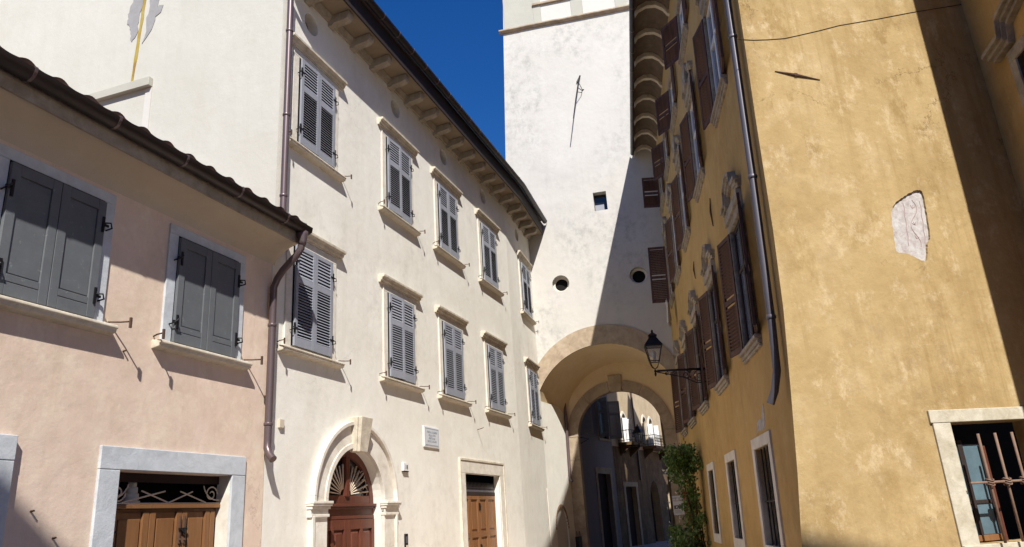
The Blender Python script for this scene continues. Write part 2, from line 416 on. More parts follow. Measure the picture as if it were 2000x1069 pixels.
# ================================================================== white house
white = thing('white_house', 'tall cream white house with grey louvred shutters and round arched red door', 'house', WH)
XB = 12.4                                                            # the facade bends here
c45, s45 = math.cos(rad(4.5)), math.sin(rad(4.5))
def bend(p):
    x, y, z = p
    if x <= XB: return p
    d = x - XB; return (XB + d * c45 - y * s45, d * s45 + y * c45, z)
BEND = ((XB, 0, 0), (0, 0, rad(4.5)))

DX = 2.68                                                            # arched door centre
D2 = (7.93, 10.42)                                                   # tan door opening
mb = MB()
oc_x = [.93, 4.52, 7.36, 10.38]
holes = [(arch_hole(DX, 2.06, 1.0, -.2), .26), (rect(D2[0], D2[1], -.2, 2.79), .16)] + [(circ(x, 11.37, .23), .22) for x in oc_x]
wall(mb, [(0, -.3), (XB, -.3), (XB, 12.05), (0, 12.05)], holes)
mb.build('wall', 'white', white)
mb = MB(); wall(mb, rect(0, 3.62, -.3, 12.05), [(circ(1.62, 11.35, .23), .22)]); mb.build('wall', 'white', white, *BEND)
for x in oc_x: MB().lathe([(.24, 0), (.0, .001)], 20, (x, .215, 11.37), 'y').build('blind_oculus', 'soffit_dark', white)  # discs coloured dark to paint the eave shade inside each recess
MB().lathe([(.24, 0), (.0, .001)], 20, (1.62, .215, 11.35), 'y').build('blind_oculus', 'soffit_dark', white, *BEND)
# gable side wall above the low pink house and hidden back
mb = MB()
mb.add([(0, 0, -.3), (0, 18, -.3), (0, 18, 12.0), (0, 9, 14.95), (0, 0, 12.05)], [(0, 1, 2, 3, 4)])
o = mb.build('side_wall', 'side', white)
MB().add([(0, 18, -.3), (15.5, 18, -.3), (15.5, 18, 12), (0, 18, 12)], [(0, 1, 2, 3)]).build('rear_wall', 'white', white)
# eave
E_D = .86
def path_x(xs, y=0): return [((x, y, 0), (0, 1, 0)) for x in xs]
XS = [-.05, 3, 6, 9, XB - .01, XB + .01, XB + 1.8, XB + 3.58]
mb = MB(); mb.sweep([(0.02, 11.96), (-.56, 12.02), (-.56, 12.06), (.02, 12.0)], path_x(XS)); mb.build('soffit', 'soffit', white, fn=bend)
mb = MB(); mb.sweep([(.01, 11.82), (-.05, 11.82), (-.09, 11.90), (-.12, 11.955), (.01, 11.955)], path_x(XS)); mb.build('eave_moulding', 'corbel', white, fn=bend)
mb = MB(); mb.sweep([(-.562, 11.98), (-.595, 11.98), (-.595, 12.44), (-.562, 12.44)], path_x(XS)); mb.build('fascia', 'brown_dark', white, fn=bend)
GD, GZ = -.70, 12.53
gp = [(GD + .10 * math.cos(rad(a)), GZ + .11 * math.sin(rad(a))) for a in range(180, 361, 20)]
gp += [(GD + .088 * math.cos(rad(a)), GZ + .098 * math.sin(rad(a))) for a in range(360, 179, -20)]
mb = MB(); mb.sweep(gp, path_x(XS)); gut = mb.build('gutter', 'gutter', white, fn=bend)
smooth_by_angle(gut)
def straps(prof, path_of, xs_, par, fn=None):
    for x_ in xs_: MB().sweep(prof, path_of(x_)).build('gutter_strap', 'pipe', par, fn=fn)
straps([(GD + .104 * math.cos(rad(a)), GZ + .114 * math.sin(rad(a))) for a in range(180, 361, 20)] + [(GD + .1, GZ + .02), (GD - .1, GZ + .02)], lambda x: path_x([x, x + .03]), [.4 + .72 * i for i in range(21)], gut, bend)
bp = [(.02, 11.965), (.02, 11.73), (-.10, 11.73), (-.15, 11.775), (-.40, 11.80), (-.47, 11.83), (-.50, 11.88), (-.50, 11.99)]
b0 = MB().prism(bp, -.095, .095, 'x').build('eave_bracket', 'corbel', white, bevel=.008)
b0.location = (.75, 0, 0)
for i in range(1, 14): dup(b0, white, (.75 + .862 * i, 0, 0))
for i in range(4):
    b = dup(b0, white, None, (0, 0, rad(4.5))); b.location = bend((XB + .45 + .80 * i, 0, 0))
rf = tile_roof(-.1, 15.9, -.68, 12.55, 9.0, 15.55, .25, .4, .03).build('roof', 'tile', white, fn=bend)
MB().add([(-.1, 9.0, 15.5), (15.5, 9.0, 15.5), (15.5, 18.2, 12), (-.1, 18.2, 12)], [(0, 1, 2, 3)]).build('roof', 'tile', white)

# ---- louvred window (local: sill top centre at origin, out = -y)
def make_louvre_leaf(w, h, flip):
    mb = MB(); t0, t1 = -.087, -.047; st = .072
    z1 = .155; zm = h * .655; r = .055
    mb.box(0, st, t0, t1, 0, h); mb.box(w - st, w, t0, t1, 0, h)
    e = .003
    mb.box(st, w - st, t0 + e, t1 - e, 0, z1); mb.box(st, w - st, t0 + e, t1 - e, zm - r, zm + r); mb.box(st, w - st, t0 + e, t1 - e, h - .075, h)
    def slats(a, b, tilt, pitch, ch):
        n = int((b - a) / pitch); p = (b - a) / n
        for i in range(n):
            m = Matrix.Translation((w / 2, -.067, a + p * (i + .5))) @ Matrix.Rotation(tilt, 4, 'X')
            mb.mbox(m, w - 2 * st + .006, ch, .007)
    slats(zm + r, h - .075, rad(66), .058, .052)
    slats(z1, zm - r, rad(50), .052, .048)
    return mb
def make_white_window():
    w = MB()
    w.box(-.78, -.605, -.032, .02, -.005, 1.90); w.box(.605, .78, -.032, .02, -.005, 1.90); w.box(-.78, .78, -.033, .02, 1.90, 2.045)
    win = w.build('window', 'limewhite', white, bevel=.006)
    MB().box(-.60, .60, -.022, -.012, .06, 1.88).build('backing', 'louvre_back', win)
    sl = MB().prism([(.01, 0), (-.14, -.012), (-.145, -.04), (-.13, -.05), (-.125, -.085), (-.10, -.10), (.01, -.115)], -.94, .94, 'x').build('sill', 'lime', win, bevel=.008)
    co = MB().prism([(.01, 2.05), (-.05, 2.05), (-.055, 2.085), (-.085, 2.10), (-.10, 2.15), (-.145, 2.165), (-.15, 2.215), (.01, 2.235)], -.95, .95, 'x').build('cornice', 'lime', win, bevel=.006)
    L = make_louvre_leaf(.572, 1.83, 0).build('shutter', 'louvre', win, (-.577, 0, .05)); R = dup(L, win, (.005, 0, .05))
    for sx in (-1, 1):
        for z in (.36, 1.58):
            MB().box(sx * .585 - .014, sx * .585 + .014, -.10, -.075, z - .085, z + .085).box(min(sx * .50, sx * .63), max(sx * .50, sx * .63), -.098, -.088, z - .013, z + .013).tube([(sx * .60, -.09, z), (sx * .63, -.12, z - .01), (sx * .66, -.11, z - .05), (sx * .655, -.04, z - .055)], .009, 5).build('hinge', 'iron', win)
        x = sx * 1.0
        MB().tube([(sx * .93, .0, .05), (x, -.10, .045), (x + sx * .02, -.20, .04)], .009, 5).box(x + sx * .02 - .012, x + sx * .02 + .012, -.215, -.195, -.03, .07).build('shutter_catch', 'rust', win)
    return win
w0 = make_white_window(); w0.location = (1.13, 0, 8.43)
for k, (x, z) in enumerate([(4.56, 8.43), (7.40, 8.43), (10.53, 8.43), (1.13, 4.585), (4.56, 4.585), (7.40, 4.585), (10.53, 4.585)]): dup(w0, white, (x, 0, z))
for z in (8.46, 4.585):
    d = dup(w0, white, None, (0, 0, rad(4.5))); d.location = bend((XB + 2.33, 0, z))

for i, w_ in enumerate([o for o in white.children if o.name.startswith('window')]):
    for k in w_.children:
        if k.name.startswith('shutter') and k.location.x < -.3 and not k.name.startswith('shutter_c'): k.rotation_euler[2] = rad((-1.5, -3.5, 0, -2, -.8, -4, -1, 0, -2.5, -1)[i % 10])
# ---- arched door
sur = MB()
ring(sur, DX, 2.06, 1.0, 1.42, -.055, .02, 0, 180, 36)
for s_ in (-1, 1): sur.box(DX + s_ * 1.0, DX + s_ * 1.42, -.055, .02, -.3, 2.06)
sur = sur.build('door_surround', 'limewhite', white, bevel=.006)
m_ = MB(); ring(m_, DX, 2.06, 1.422, 1.50, -.125, .02, 0, 180, 36)
for s_ in (-1, 1): m_.box(DX + s_ * 1.422, DX + s_ * 1.50, -.10, .02, -.3, 1.86)
m_.build('archivolt_moulding', 'limewhite', sur, bevel=.012)
m_ = MB(); ring(m_, DX, 2.06, 1.0, 1.10, -.075, -.05, 0, 180, 36); m_.build('inner_moulding', 'limewhite', sur, bevel=.008)
for s_ in (-1, 1):
    a, b = sorted((DX + s_ * .995, DX + s_ * 1.53))
    i_ = MB()
    for z0, z1, d in ((1.84, 1.89, .095), (1.89, 1.97, .075), (1.97, 2.02, .11), (2.02, 2.055, .14), (2.055, 2.10, .155)): i_.box(a - (d - .085) * .5, b + (d - .085) * .5, -d, .26 if s_ * 0 else .02, z0, z1)
    i_.build('impost', 'limewhite', sur, bevel=.008)
ks = MB()
def keyblk(mb, w0, w1, d0, d1, z0, z1):
    mb.add([(DX - w0, -d0, z0), (DX + w0, -d0, z0), (DX + w0, .02, z0), (DX - w0, .02, z0), (DX - w1, -d1, z1), (DX + w1, -d1, z1), (DX + w1, .02, z1), (DX - w1, .02, z1)],
           [(0, 3, 2, 1), (4, 5, 6, 7), (0, 1, 5, 4), (1, 2, 6, 5), (2, 3, 7, 6), (3, 0, 4, 7)])
keyblk(ks, .145, .205, .18, .27, 2.98, 3.62)
keyblk(ks, .185, .255, .13, .20, 2.985, 3.615)
ks.build('keystone', 'lime', sur, bevel=.012)
door = MB()
YD = .20
door.box(DX - 1.0, DX + 1.0, YD, YD + .06, -.2, 1.86)
door = door.build('door', 'door_red', white)
tr = MB()
for z0, z1, d in ((1.80, 1.86, .03), (1.86, 1.98, .015), (1.98, 2.02, .05), (2.02, 2.07, .09)): tr.box(DX - .998, DX + .998, YD - d, YD + .05, z0, z1)
tr.box(DX - .86, DX + .86, YD - .012, YD + .05, 2.07, 2.22)
tr.build('transom', 'door_red', door, bevel=.006)
fr = MB(); ring(fr, DX, 2.06, .86, .999, YD - .02, YD + .05, 0, 180, 30); fr.box(DX - .062, DX + .062, YD - .05, YD + .05, 2.2, 2.93)
fr.build('fanlight_frame', 'door_red', door, bevel=.006)
MB().prism([(DX + .9, 2.07)] + arch_pts(DX, 2.07, .9) + [(DX - .9, 2.07)], YD + .055, YD + .075).build('fanlight_pane', 'glass_dark', door)
sp = MB()
for s_ in (-1, 1):
    for k in range(8):
        a = rad(6 + 11.6 * k); r1 = .74 - .02 * k + (.05 if k % 2 else 0)
        c0 = (DX + s_ * (.085), 2.235)
        p0 = (c0[0] + s_ * .10 * math.cos(a), YD + .0, c0[1] + .10 * math.sin(a)); p1 = (c0[0] + s_ * r1 * .98 * math.cos(a), YD, c0[1] + r1 * .85 * math.sin(a))
        sp.tube([p0, ((p0[0] + p1[0]) / 2, YD, (p0[2] + p1[2]) / 2), p1], [.009, .014, .019], 6)
    for q in range(3):
        cx_, cz_ = DX + s_ * (.70 - .05 * q), 2.30 + .15 * q
        sp.tube([(cx_ + .085 * math.cos(t), YD, cz_ + .085 * math.sin(t)) for t in [rad(-200 * s_ * 0 - 60 + 30 * i) for i in range(8)]], .008, 5)
sp.build('fanlight_rays', 'cream', door, smooth=True)
for s_ in (-1, 1):
    lf = MB(); a, b = sorted((DX + s_ * .012, DX + s_ * .985))
    st = .095
    lf.box(a, a + st, YD - .045, YD, 0, 1.79); lf.box(b - st, b, YD - .045, YD, 0, 1.79); lf.box((a + b) / 2 - .045, (a + b) / 2 + .045, YD - .045, YD, 0, 1.79)
    for z0, z1 in ((0, .22), (.82, .96), (1.62, 1.79)): lf.box(a + st, b - st, YD - .043, YD, z0, z1)
    for x0, x1 in ((a + st, (a + b) / 2 - .045), ((a + b) / 2 + .045, b - st)):
        for z0, z1 in ((.22, .82), (.96, 1.62)):
            i1, i2 = .02, .075
            xs = (x0 + i1, x1 - i1, x0 + i2, x1 - i2); zs = (z0 + i1, z1 - i1, z0 + i2, z1 - i2)
            lf.add([(xs[0], YD - .003, zs[0]), (xs[1], YD - .003, zs[0]), (xs[1], YD - .003, zs[1]), (xs[0], YD - .003, zs[1]),
                    (xs[2], YD - .034, zs[2]), (xs[3], YD - .034, zs[2]), (xs[3], YD - .034, zs[3]), (xs[2], YD - .034, zs[3])],
                   [(4, 5, 6, 7), (0, 1, 5, 4), (1, 2, 6, 5), (2, 3, 7, 6), (3, 0, 4, 7)])
    lf = lf.build('door_leaf', 'door_red', door, bevel=.004)
    MB().lathe([(.0, -.05), (.028, -.045), (.035, -.02), (.02, 0), (.03, .03)], 12, (DX + s_ * .07, YD - .055, 1.05), 'y').build('knob', 'barrust', lf, smooth=True)

# ---- tan door
s2 = MB(); a, b = D2
s2.box(a - .30, a, -.03, .02, -.3, 2.79); s2.box(b, b + .30, -.03, .02, -.3, 2.79); s2.box(a - .30, b + .30, -.032, .02, 2.79, 3.09)
s2 = s2.build('door_surround', 'limewhite', white, bevel=.006)
MB().box(a - .36, a - .302, -.05, .02, -.3, 3.15).box(b + .302, b + .36, -.05, .02, -.3, 3.15).box(a - .302, b + .302, -.052, .02, 3.092, 3.15).build('outer_moulding', 'lime', s2, bevel=.008)
YE = .15
d2 = MB().box(a, b, YE + .05, YE + .09, -.2, 2.30).build('door', 'door_tan', white)
MB().box(a - 1, b + 2, YE + .42, YE + .45, 1.8, 4.5).build('transom_pane', 'dark', d2)
MB().box(a, b, YE - .005, YE + .07, 2.26, 2.345).build('transom', 'brown_dark', d2, bevel=.005)
gr = MB(); gr.box(a + .02, b - .02, YE + .0, YE + .02, 2.35, 2.40); gr.box(a + .02, b - .02, YE + .0, YE + .018, 2.455, 2.475)
n = 26
for i in range(n):
    x = a + .06 + (b - a - .12) * i / (n - 1)
    gr.prism([(x - .012, 2.40), (x + .012, 2.40), (x + .022, 2.50), (x, 2.60), (x - .022, 2.50)], YE + .004, YE + .014)
    if i < n - 1:
        gr.tube([(x + .048 + .03 * math.cos(t), YE + .009, 2.43 + .03 * math.sin(t)) for t in [2 * PI * q / 8 for q in range(8)]], .006, 4, closed=True)
gr.build('transom_grille', 'zinc', d2)
W4 = (b - a) / 4
for i in range(4):
    x0, x1 = a + W4 * i + .004, a + W4 * (i + 1) - .004
    lf = MB(); st = .085
    lf.box(x0, x0 + st, YE, YE + .05, 0, 2.255); lf.box(x1 - st, x1, YE, YE + .05, 0, 2.255)
    for z0, z1 in ((0, .2), (1.22, 1.36), (2.16, 2.255)): lf.box(x0 + st, x1 - st, YE + .002, YE + .05, z0, z1)
    for z0, z1 in ((.2, 1.22), (1.36, 2.16)):
        lf.box(x0 + st, x1 - st, YE + .03, YE + .049, z0, z1); lf.box(x0 + st + .06, x1 - st - .06, YE + .012, YE + .03, z0 + .06, z1 - .06)
    lf = lf.build('door_leaf', 'door_tan', d2, bevel=.004)
    if i in (0, 2):
        for z in (1.98, .95):
            MB().box(x0 + .02 + (i == 2) * -.03, x0 + .045 + (i == 2) * -.03, YE - .02, YE - .002, z - .1, z + .1).box(x0 + .06, x0 + .078, YE - .02, YE - .002, z - .1, z + .08).box(x0 - .0, x0 + .1, YE - .025, YE - .008, z - .02, z + .015).build('bolt', 'iron', lf)
# ---- downpipe of the white roof, at the corner
def downpipe(pts, r, mat, parent, name='downpipe', collars=()):
    o = smooth_by_angle(MB().tube(pts, r, 14).build(name, mat, parent), 60)
    for z, x, y in collars: MB().lathe([(r + .008, -.025), (r + .012, -.015), (r + .012, .015), (r + .008, .025)], 14, (x, y, z)).build('collar', mat, o, smooth=True)
    return o
downpipe([(.07, -.70, 12.45), (.07, -.66, 12.2), (.07, -.3, 11.75), (.07, -.13, 11.6), (.07, -.115, 11.4), (.07, -.115, 9), (.07, -.115, 6.2)], .058, 'pipe', white, collars=((10.6, .07, -.115), (8.8, .07, -.115), (7.2, .07, -.115)))
# ---- marks on the gable side (side wall local y = distance back from the corner)
def side_poly(name, pts, mat, d0=-.004, th=.008):
    return MB().prism(pts, d0 - th, d0, 'x').build(name, mat, white)
def jag(p, q, n, a):
    return [(p[0] + (q[0] - p[0]) * i / n + random.uniform(-a, a), p[1] + (q[1] - p[1]) * i / n + random.uniform(-a, a)) for i in range(n)]
side_poly('cement_patch', jag((3.78, 12.55), (3.88, 12.05), 9, .03) + jag((3.88, 12.05), (3.70, 11.45), 12, .035) + jag((3.70, 11.45), (3.58, 11.6), 5, .02) + jag((3.58, 11.6), (3.50, 12.62), 14, .025), 'cement')
side_poly('cement_patch', jag((3.30, 12.7), (3.34, 11.9), 5, .05) + jag((3.34, 11.9), (3.38, 11.35), 4, .04) + jag((3.38, 11.35), (3.12, 11.75), 4, .05) + jag((3.12, 11.75), (2.98, 12.1), 3, .07) + jag((2.98, 12.1), (3.12, 12.15), 2, .05) + jag((3.12, 12.15), (2.88, 12.42), 3, .06) + jag((2.88, 12.42), (3.1, 12.66), 4, .05), 'cement')
side_poly('rusted_strip', jag((3.60, 10.42), (3.60, 10.43), 1, .0) + jag((3.53, 10.42), (3.385, 13.1), 14, .010) + jag((3.465, 13.1), (3.60, 10.44), 14, .010), 'lichen', -.004, .006)
MB().prism([(4.75, 10.22), (4.75, 10.39), (3.02, 10.39), (3.02, 10.20)], -.11, .0, 'x').build('old_roof_ledge', 'panelgrey', white, bevel=.008)
side_poly('old_jamb_trace', [(3.02, 10.19), (3.02, 8.0), (3.18, 8.0), (3.18, 10.19)], 'panelwhite', -.003, .012)

# things fixed to the white house
def onto(name, label, cat, frame, x, z, y=0, group=None): return thing(name, label, cat, frame @ Matrix.Translation((x, y, z)), group)
pl = onto('wall_plaque', 'small grey marble plaque with four engraved lines on cream wall', 'plaque', WL, 15.9, 3.52)
MB().box(-.41, .41, -.035, -.002, -.235, .235).build('slab', 'white_paint', pl, bevel=.006)
MB().box(-.375, .375, -.040, -.034, -.205, .205).build('face', 'marble', pl)
e_ = MB()
for z in (-.185, .185): e_.box(-.35, .35, -.0425, -.039, z - .006, z + .006)
for x in (-.35, .35): e_.box(x - .006, x + .006, -.0425, -.039, -.179, .179)
e_.build('engraved_border', 'ink', pl)
for i, t in enumerate(('PORTA S. GIUSEPPE', 'DELLA CITTA', 'ERETTA NEL', 'SECOLO DECIMO')):
    text_mesh('engraved_line', t, .062, 'ink', pl, (0, -.042, .105 - .068 * i), depth=.0015)
nb = onto('house_number_plate', 'tiny white plate reading 18 between arched door and plaque', 'house number', WL, 14.56, 2.80)
MB().box(-.115, .115, -.045, -.002, -.085, .085).build('plate', 'white_paint', nb, bevel=.006)
MB().box(-.12, .12, -.05, -.002, -.105, -.087).build('lower_edge', 'gutter', nb)
text_mesh('numeral', '18', .13, 'black', nb, (.02, -.047, -.01), depth=.002)
ic = onto('door_intercom', 'narrow dark intercom panel beside the arched red door', 'intercom', WL, 14.56, 1.26)
MB().box(-.06, .06, -.035, -.002, -.22, .2).build('casing', 'iron', ic, bevel=.006)
MB().box(-.045, .045, -.042, -.034, .02, .15).build('speaker_panel', 'zinc', ic)
for i in range(3): MB().box(-.035, .035, -.043, -.034, -.18 + .06 * i, -.14 + .06 * i).build('button', 'cream', ic)
MB().tube([bend((XB + 3.38, -.03, 2.55)), bend((XB + 3.40, -.03, 1.2)), bend((XB + 3.42, -.03, 0))], .016, 6).build('conduit', 'limewhite', white)
MB().box(.29, .40, -.045, .0, 3.24, 3.37).build('junction_box', 'cove', white)
wk = onto('wall_hook', 'thin rusty hook sticking out of cream wall above tan door', 'hook', WL, 18.85, 3.95)
MB().tube([(0, .02, 0), (-.02, -.10, .01), (-.05, -.20, .03)], .010, 5).build('rod', 'rust', wk)
# ================================================================== pink house
pink = thing('pink_house', 'low salmon pink house with charcoal panelled shutters and brown gutter', 'house', WL)
PX0, PX1 = -9.0, 9.885
PD = (7.13, 9.13)                                                    # garage-like door opening
mb = MB()
wall(mb, rect(PX0, PX1, -.3, 5.96), [(rect(PD[0], PD[1], -.2, 2.46), .22), (rect(3.6, 5.48, -.2, 2.50), .25)])
mb.build('wall', 'pink', pink)
MB().add([(PX0, 0, -.3), (PX0, 7.5, -.3), (PX0, 7.5, 8.7), (PX0, 0, 5.96)], [(0, 1, 2, 3)]).build('side_wall', 'pink', pink)
pathp = lambda xs: [((x, 0, 0), (0, 1, 0)) for x in xs]
cv = [(0, 5.93), (-.025, 6.0), (-.08, 6.07), (-.18, 6.135), (-.31, 6.195), (-.47, 6.24), (-.47, 6.28), (.02, 6.28), (.02, 5.93)]
smooth_by_angle(MB().sweep(cv, pathp([PX0, 9.95])).build('coved_eave', 'cove', pink), 50)
MB().box(PX0, 9.96, -.505, -.472, 6.215, 6.45).build('fascia', 'corbel', pink)
gp = [(-.60 + .115 * math.cos(rad(a)), 6.485 + .125 * math.sin(rad(a))) for a in range(180, 361, 20)]
gp += [(-.60 + .103 * math.cos(rad(a)), 6.485 + .113 * math.sin(rad(a))) for a in range(360, 179, -20)]
pg = smooth_by_angle(MB().sweep(gp, pathp([PX0, 9.99])).build('gutter', 'gutter', pink))
straps([(-.60 + .120 * math.cos(rad(a)), 6.485 + .130 * math.sin(rad(a))) for a in range(180, 361, 20)] + [(-.485, 6.505), (-.715, 6.505)], lambda x: pathp([x, x + .035]), [-8.6 + 1.12 * i for i in range(17)], pg)
MB().prism([(-.705, 6.485), (-.495, 6.485), (-.505, 6.405), (-.60, 6.365), (-.695, 6.405)], 9.988, 10.0, 'x').build('gutter_end', 'gutter', pg)
tile_roof(PX0, 9.97, -.60, 6.55, 7.5, 9.15, .20, .36, .034).build('roof', 'tile', pink)
# swan neck and downpipe at the house joint
dp = downpipe([(9.86, -.60, 6.41), (9.86, -.60, 6.23), (9.86, -.58, 6.10), (9.855, -.50, 5.99), (9.83, -.26, 5.76), (9.82, -.16, 5.62), (9.82, -.10, 5.48), (9.82, -.098, 4.9), (9.82, -.098, 3.0), (9.81, -.105, 2.88), (9.79, -.16, 2.78), (9.77, -.25, 2.70)], .060, 'pipe', pink, 'downpipe', ((4.84, 9.82, -.098), (3.25, 9.82, -.098)))
MB().lathe([(.062, 6.15), (.072, 6.21), (.09, 6.33), (.095, 6.39)], 14, (9.86, -.60, 0)).build('gutter_outlet', 'pipe', pink, smooth=True)

def make_panel_window():
    w = MB()
    w.box(-.80, -.635, -.03, .02, -.005, 1.56); w.box(.635, .80, -.03, .02, -.005, 1.56); w.box(-.80, .80, -.032, .02, 1.56, 1.70)
    win = w.build('window', 'grey', pink, bevel=.008)
    MB().box(-.64, .64, -.026, -.02, 0, 1.57).build('backing', 'louvre_back', win)
    MB().prism([(.01, 0), (-.15, -.012), (-.155, -.05), (-.13, -.06), (-.12, -.10), (.01, -.125)], -.93, .93, 'x').build('sill', 'lime', win, bevel=.010)
    for sx in (-1, 1):
        lf = MB(); a, b = sorted((sx * .004, sx * .632)); t0, t1 = -.075, -.030; h = 1.53; st = .115
        lf.box(a, a + st, t0, t1, .02, h); lf.box(b - st, b, t0, t1, .02, h)
        for z0, z1 in ((.02, .17), (.175, .26), (1.40, h)): lf.box(a + st, b - st, t0 + .002, t1, z0, z1)
        lf.box(a + st, b - st, t0 + .025, t1, .26, 1.40)
        lf = lf.build('shutter', 'panel_shutter', win, bevel=.006)
        MB().box(a + st + .004, b - st - .004, t0 + .019, t0 + .026, .275, 1.385).build('panel', 'panel_shutter', lf, bevel=.004)
        for z in (.30, 1.22):
            x = sx * .60
            MB().box(x - .016, x + .016, -.092, -.074, z - .10, z + .10).box(min(x, x + sx * .08), max(x, x + sx * .08), -.09, -.076, z - .015, z + .015).tube([(x + sx * .01, -.09, z + .02), (x + sx * .05, -.15, z + .02), (x + sx * .09, -.13, z - .03), (x + sx * .09, -.03, z - .04)], .011, 5).build('hinge', 'iron', win)
        x = sx * .97
        MB().tube([(sx * .90, .01, .05), (x, -.12, .045), (x + sx * .03, -.25, .04)], .011, 5).box(x + sx * .03 - .014, x + sx * .03 + .014, -.27, -.245, -.04, .09).build('shutter_catch', 'rust', win)
    return win
pw = make_panel_window(); pw.location = (5.85, 0, 4.17)
dup(pw, pink, (8.39, 0, 4.14)); dup(pw, pink, (3.3, 0, 4.18))
# door with grey stone surround
s3 = MB(); a, b = PD
s3.box(a - .30, a, -.035, .02, -.3, 2.462); s3.box(b, b + .29, -.035, .02, -.3, 2.462); s3.box(a - .30, b + .29, -.037, .02, 2.465, 2.735)
s3 = s3.build('door_surround', 'grey', pink, bevel=.008)
rw = MB().box(b - .006, b, -.0, .22, -.3, 2.46).build('jamb_reveal', 'limewhite', s3)
YP = .17
d3 = MB().box(a, b, YP + .06, YP + .10, -.2, 2.02).build('door', 'door_tan', pink)
MB().box(a - 1, b + 2, YP + .7, YP + .73, 1.5, 4).build('transom_back', 'dark', d3)
MB().box(a, b, YP - .03, YP + .09, 2.025, 2.075).build('transom', 'door_tan', d3, bevel=.006)
MB().box(a, b, YP + .02, YP + .08, 2.35, 2.46).build('head_board', 'brownroom', d3)
gr = MB(); zb = 2.082; Y_ = YP - .005
gr.box(a + .02, b - .02, Y_ - .012, Y_ + .012, zb, zb + .014)
for x0, x1, z0, z1 in ((a + .25, a + .95, .015, .16), (a + .55, a + 1.02, .16, .015), (a + 1.02, a + 1.45, .015, .16), (a + 1.22, a + 1.72, .16, .015)):
    gr.tube([(x0, Y_, zb + z0), (x1, Y_, zb + z1)], .010, 5)
for cx_, s_ in ((a + .18, 1), (b - .18, -1)):
    pts = []
    for i in range(22):
        t = i / 21; r = .025 + .10 * t; an = rad(200 + 520 * t) * s_
        pts.append((cx_ + r * math.cos(an), Y_, zb + .13 + r * math.sin(an) * .9))
    gr.tube(pts, .010, 5)
    gr.tube([(cx_ + s_ * -.13 + s_ * .30 * math.sin(rad(q)), Y_, zb + .30 - .28 * math.cos(rad(q)) * .9) for q in range(-20, 80, 12)], .009, 5)
gr.build('transom_ironwork', 'cream', d3)
MB().lathe([(.0, .36), (.05, .35), (.052, .29), (.042, .285), (.066, .28), (.07, .21), (.055, .205), (.085, .20), (.09, .12), (.072, .115), (.105, .11), (.11, .0)], 16, (a + .62, YP + .22, 2.02)).build('turned_finial', 'limewhite', d3, smooth=True)
x = a + .01; k = 0
for wv, kind in ((.21, 'bolt'), (.40, 'panel'), (.215, 'meet'), (.36, 'panel'), (.20, 'bolt'), (.34, 'panel'), (.20, 'edge')):
    lf = MB(); x1 = x + wv - .006
    if kind == 'panel':
        lf.box(x, x1, YP + .03, YP + .06, 0, 1.98); lf.box(x + .03, x1 - .03, YP + .012, YP + .031, .2, 1.90)
    else:
        lf.box(x, x + wv * .47, YP, YP + .06, 0, 1.985); lf.box(x + wv * .53, x1, YP, YP + .06, 0, 1.985)
    lf = lf.build('door_board', 'door_tan', d3, bevel=.005)
    if kind == 'bolt':
        xm = x + wv / 2
        for q in (-.042, .042): MB().box(xm + q - .014, xm + q + .014, YP - .02, YP, 1.58, 1.92).tube([(xm + q, YP - .025, 1.62 + .03 * math.sin(t)) for t in (0, 1)], .018, 6).build('bolt', 'rust', lf)
        MB().box(xm - .075, xm + .075, YP - .035, YP - .02, 1.745, 1.775).tube([(xm - .03, YP - .03, 1.75), (xm, YP - .06, 1.70), (xm + .03, YP - .03, 1.75)], .012, 5).build('latch', 'iron', lf)
    x += wv
# neighbouring stone door frame at the left picture edge
s4 = MB().box(5.48, 5.74, -.07, .02, -.3, 2.50).box(3.35, 5.742, -.072, .02, 2.505, 2.76).box(3.35, 3.6, -.07, .02, -.3, 2.50).build('door_surround', 'grey', pink, bevel=.008)
MB().box(3.6, 5.48, .2, .25, -.2, 2.5).build('door', 'door_tan', pink)
# little irons and nails
for x, z in ((6.05, 2.0), (6.35, 1.72), (7.02, 3.9), (5.75, 1.5)):
    MB().tube([(x, .01, z), (x, -.05, z + .005)], .012, 5).build('nail', 'rust', pink)

# ================================================================== bell tower with the street passage
tower = thing('bell_tower', 'tall cream bell tower with round arched street passage at its foot', 'tower', WT)
TXR = 5.35; DEP = 2.6
AC, AZ_, AR = 2.38, 4.80, 2.66                                      # arch centre x, spring height, radius
def tl(z): return -.42 - (21.6 - z) * .046                           # tapering left edge
mb = MB()
outl = [(-.25, -.3), (AC - AR, -.3)]
outl = [(tl(11.0), 11.0), (-.9, 7.9), (-.9, 4.80), (AC - AR, 4.80)] + arch_pts(AC, 4.8, AR, 180, 0, 40)[1:] + [(AC + AR, -.3), (TXR, -.3), (TXR, 24.5), (tl(24.5), 24.5)]
wall(mb, outl, [(circ(1.10, 9.94, .325), .42), (circ(4.02, 9.88, .325), .42), (rect(2.66, 3.17, 12.66, 13.43), .5)])
mb.build('front_wall', 'tower', tower)
MB().add([(tl(0), 0, -.3), (tl(24.5), 0, 24.5), (tl(24.5), 3.1, 24.5), (tl(0), 3.1, -.3), (TXR, 0, -.3), (TXR, 0, 24.5), (TXR, 3.1, 24.5), (TXR, 3.1, -.3)],
         [(4, 5, 6, 7), (2, 6, 5, 1)]).add([(tl(9), 0, 9), (tl(24.5), 0, 24.5), (tl(24.5), DEP + .6, 24.5), (tl(9), DEP + .6, 9)], [(0, 1, 2, 3)]).build('side_wall', 'tower', tower)
for x, z in ((1.10, 9.94), (4.02, 9.88)):
    oc = MB(); ring(oc, x, z, .24, .324, .20, .26, 0, 360, 28); oc = oc.build('oculus', 'limewhite', tower, smooth=False)
    MB().lathe([(.26, 0), (0, .001)], 24, (x, .27, z), 'y').build('oculus_pane', 'dark', oc)
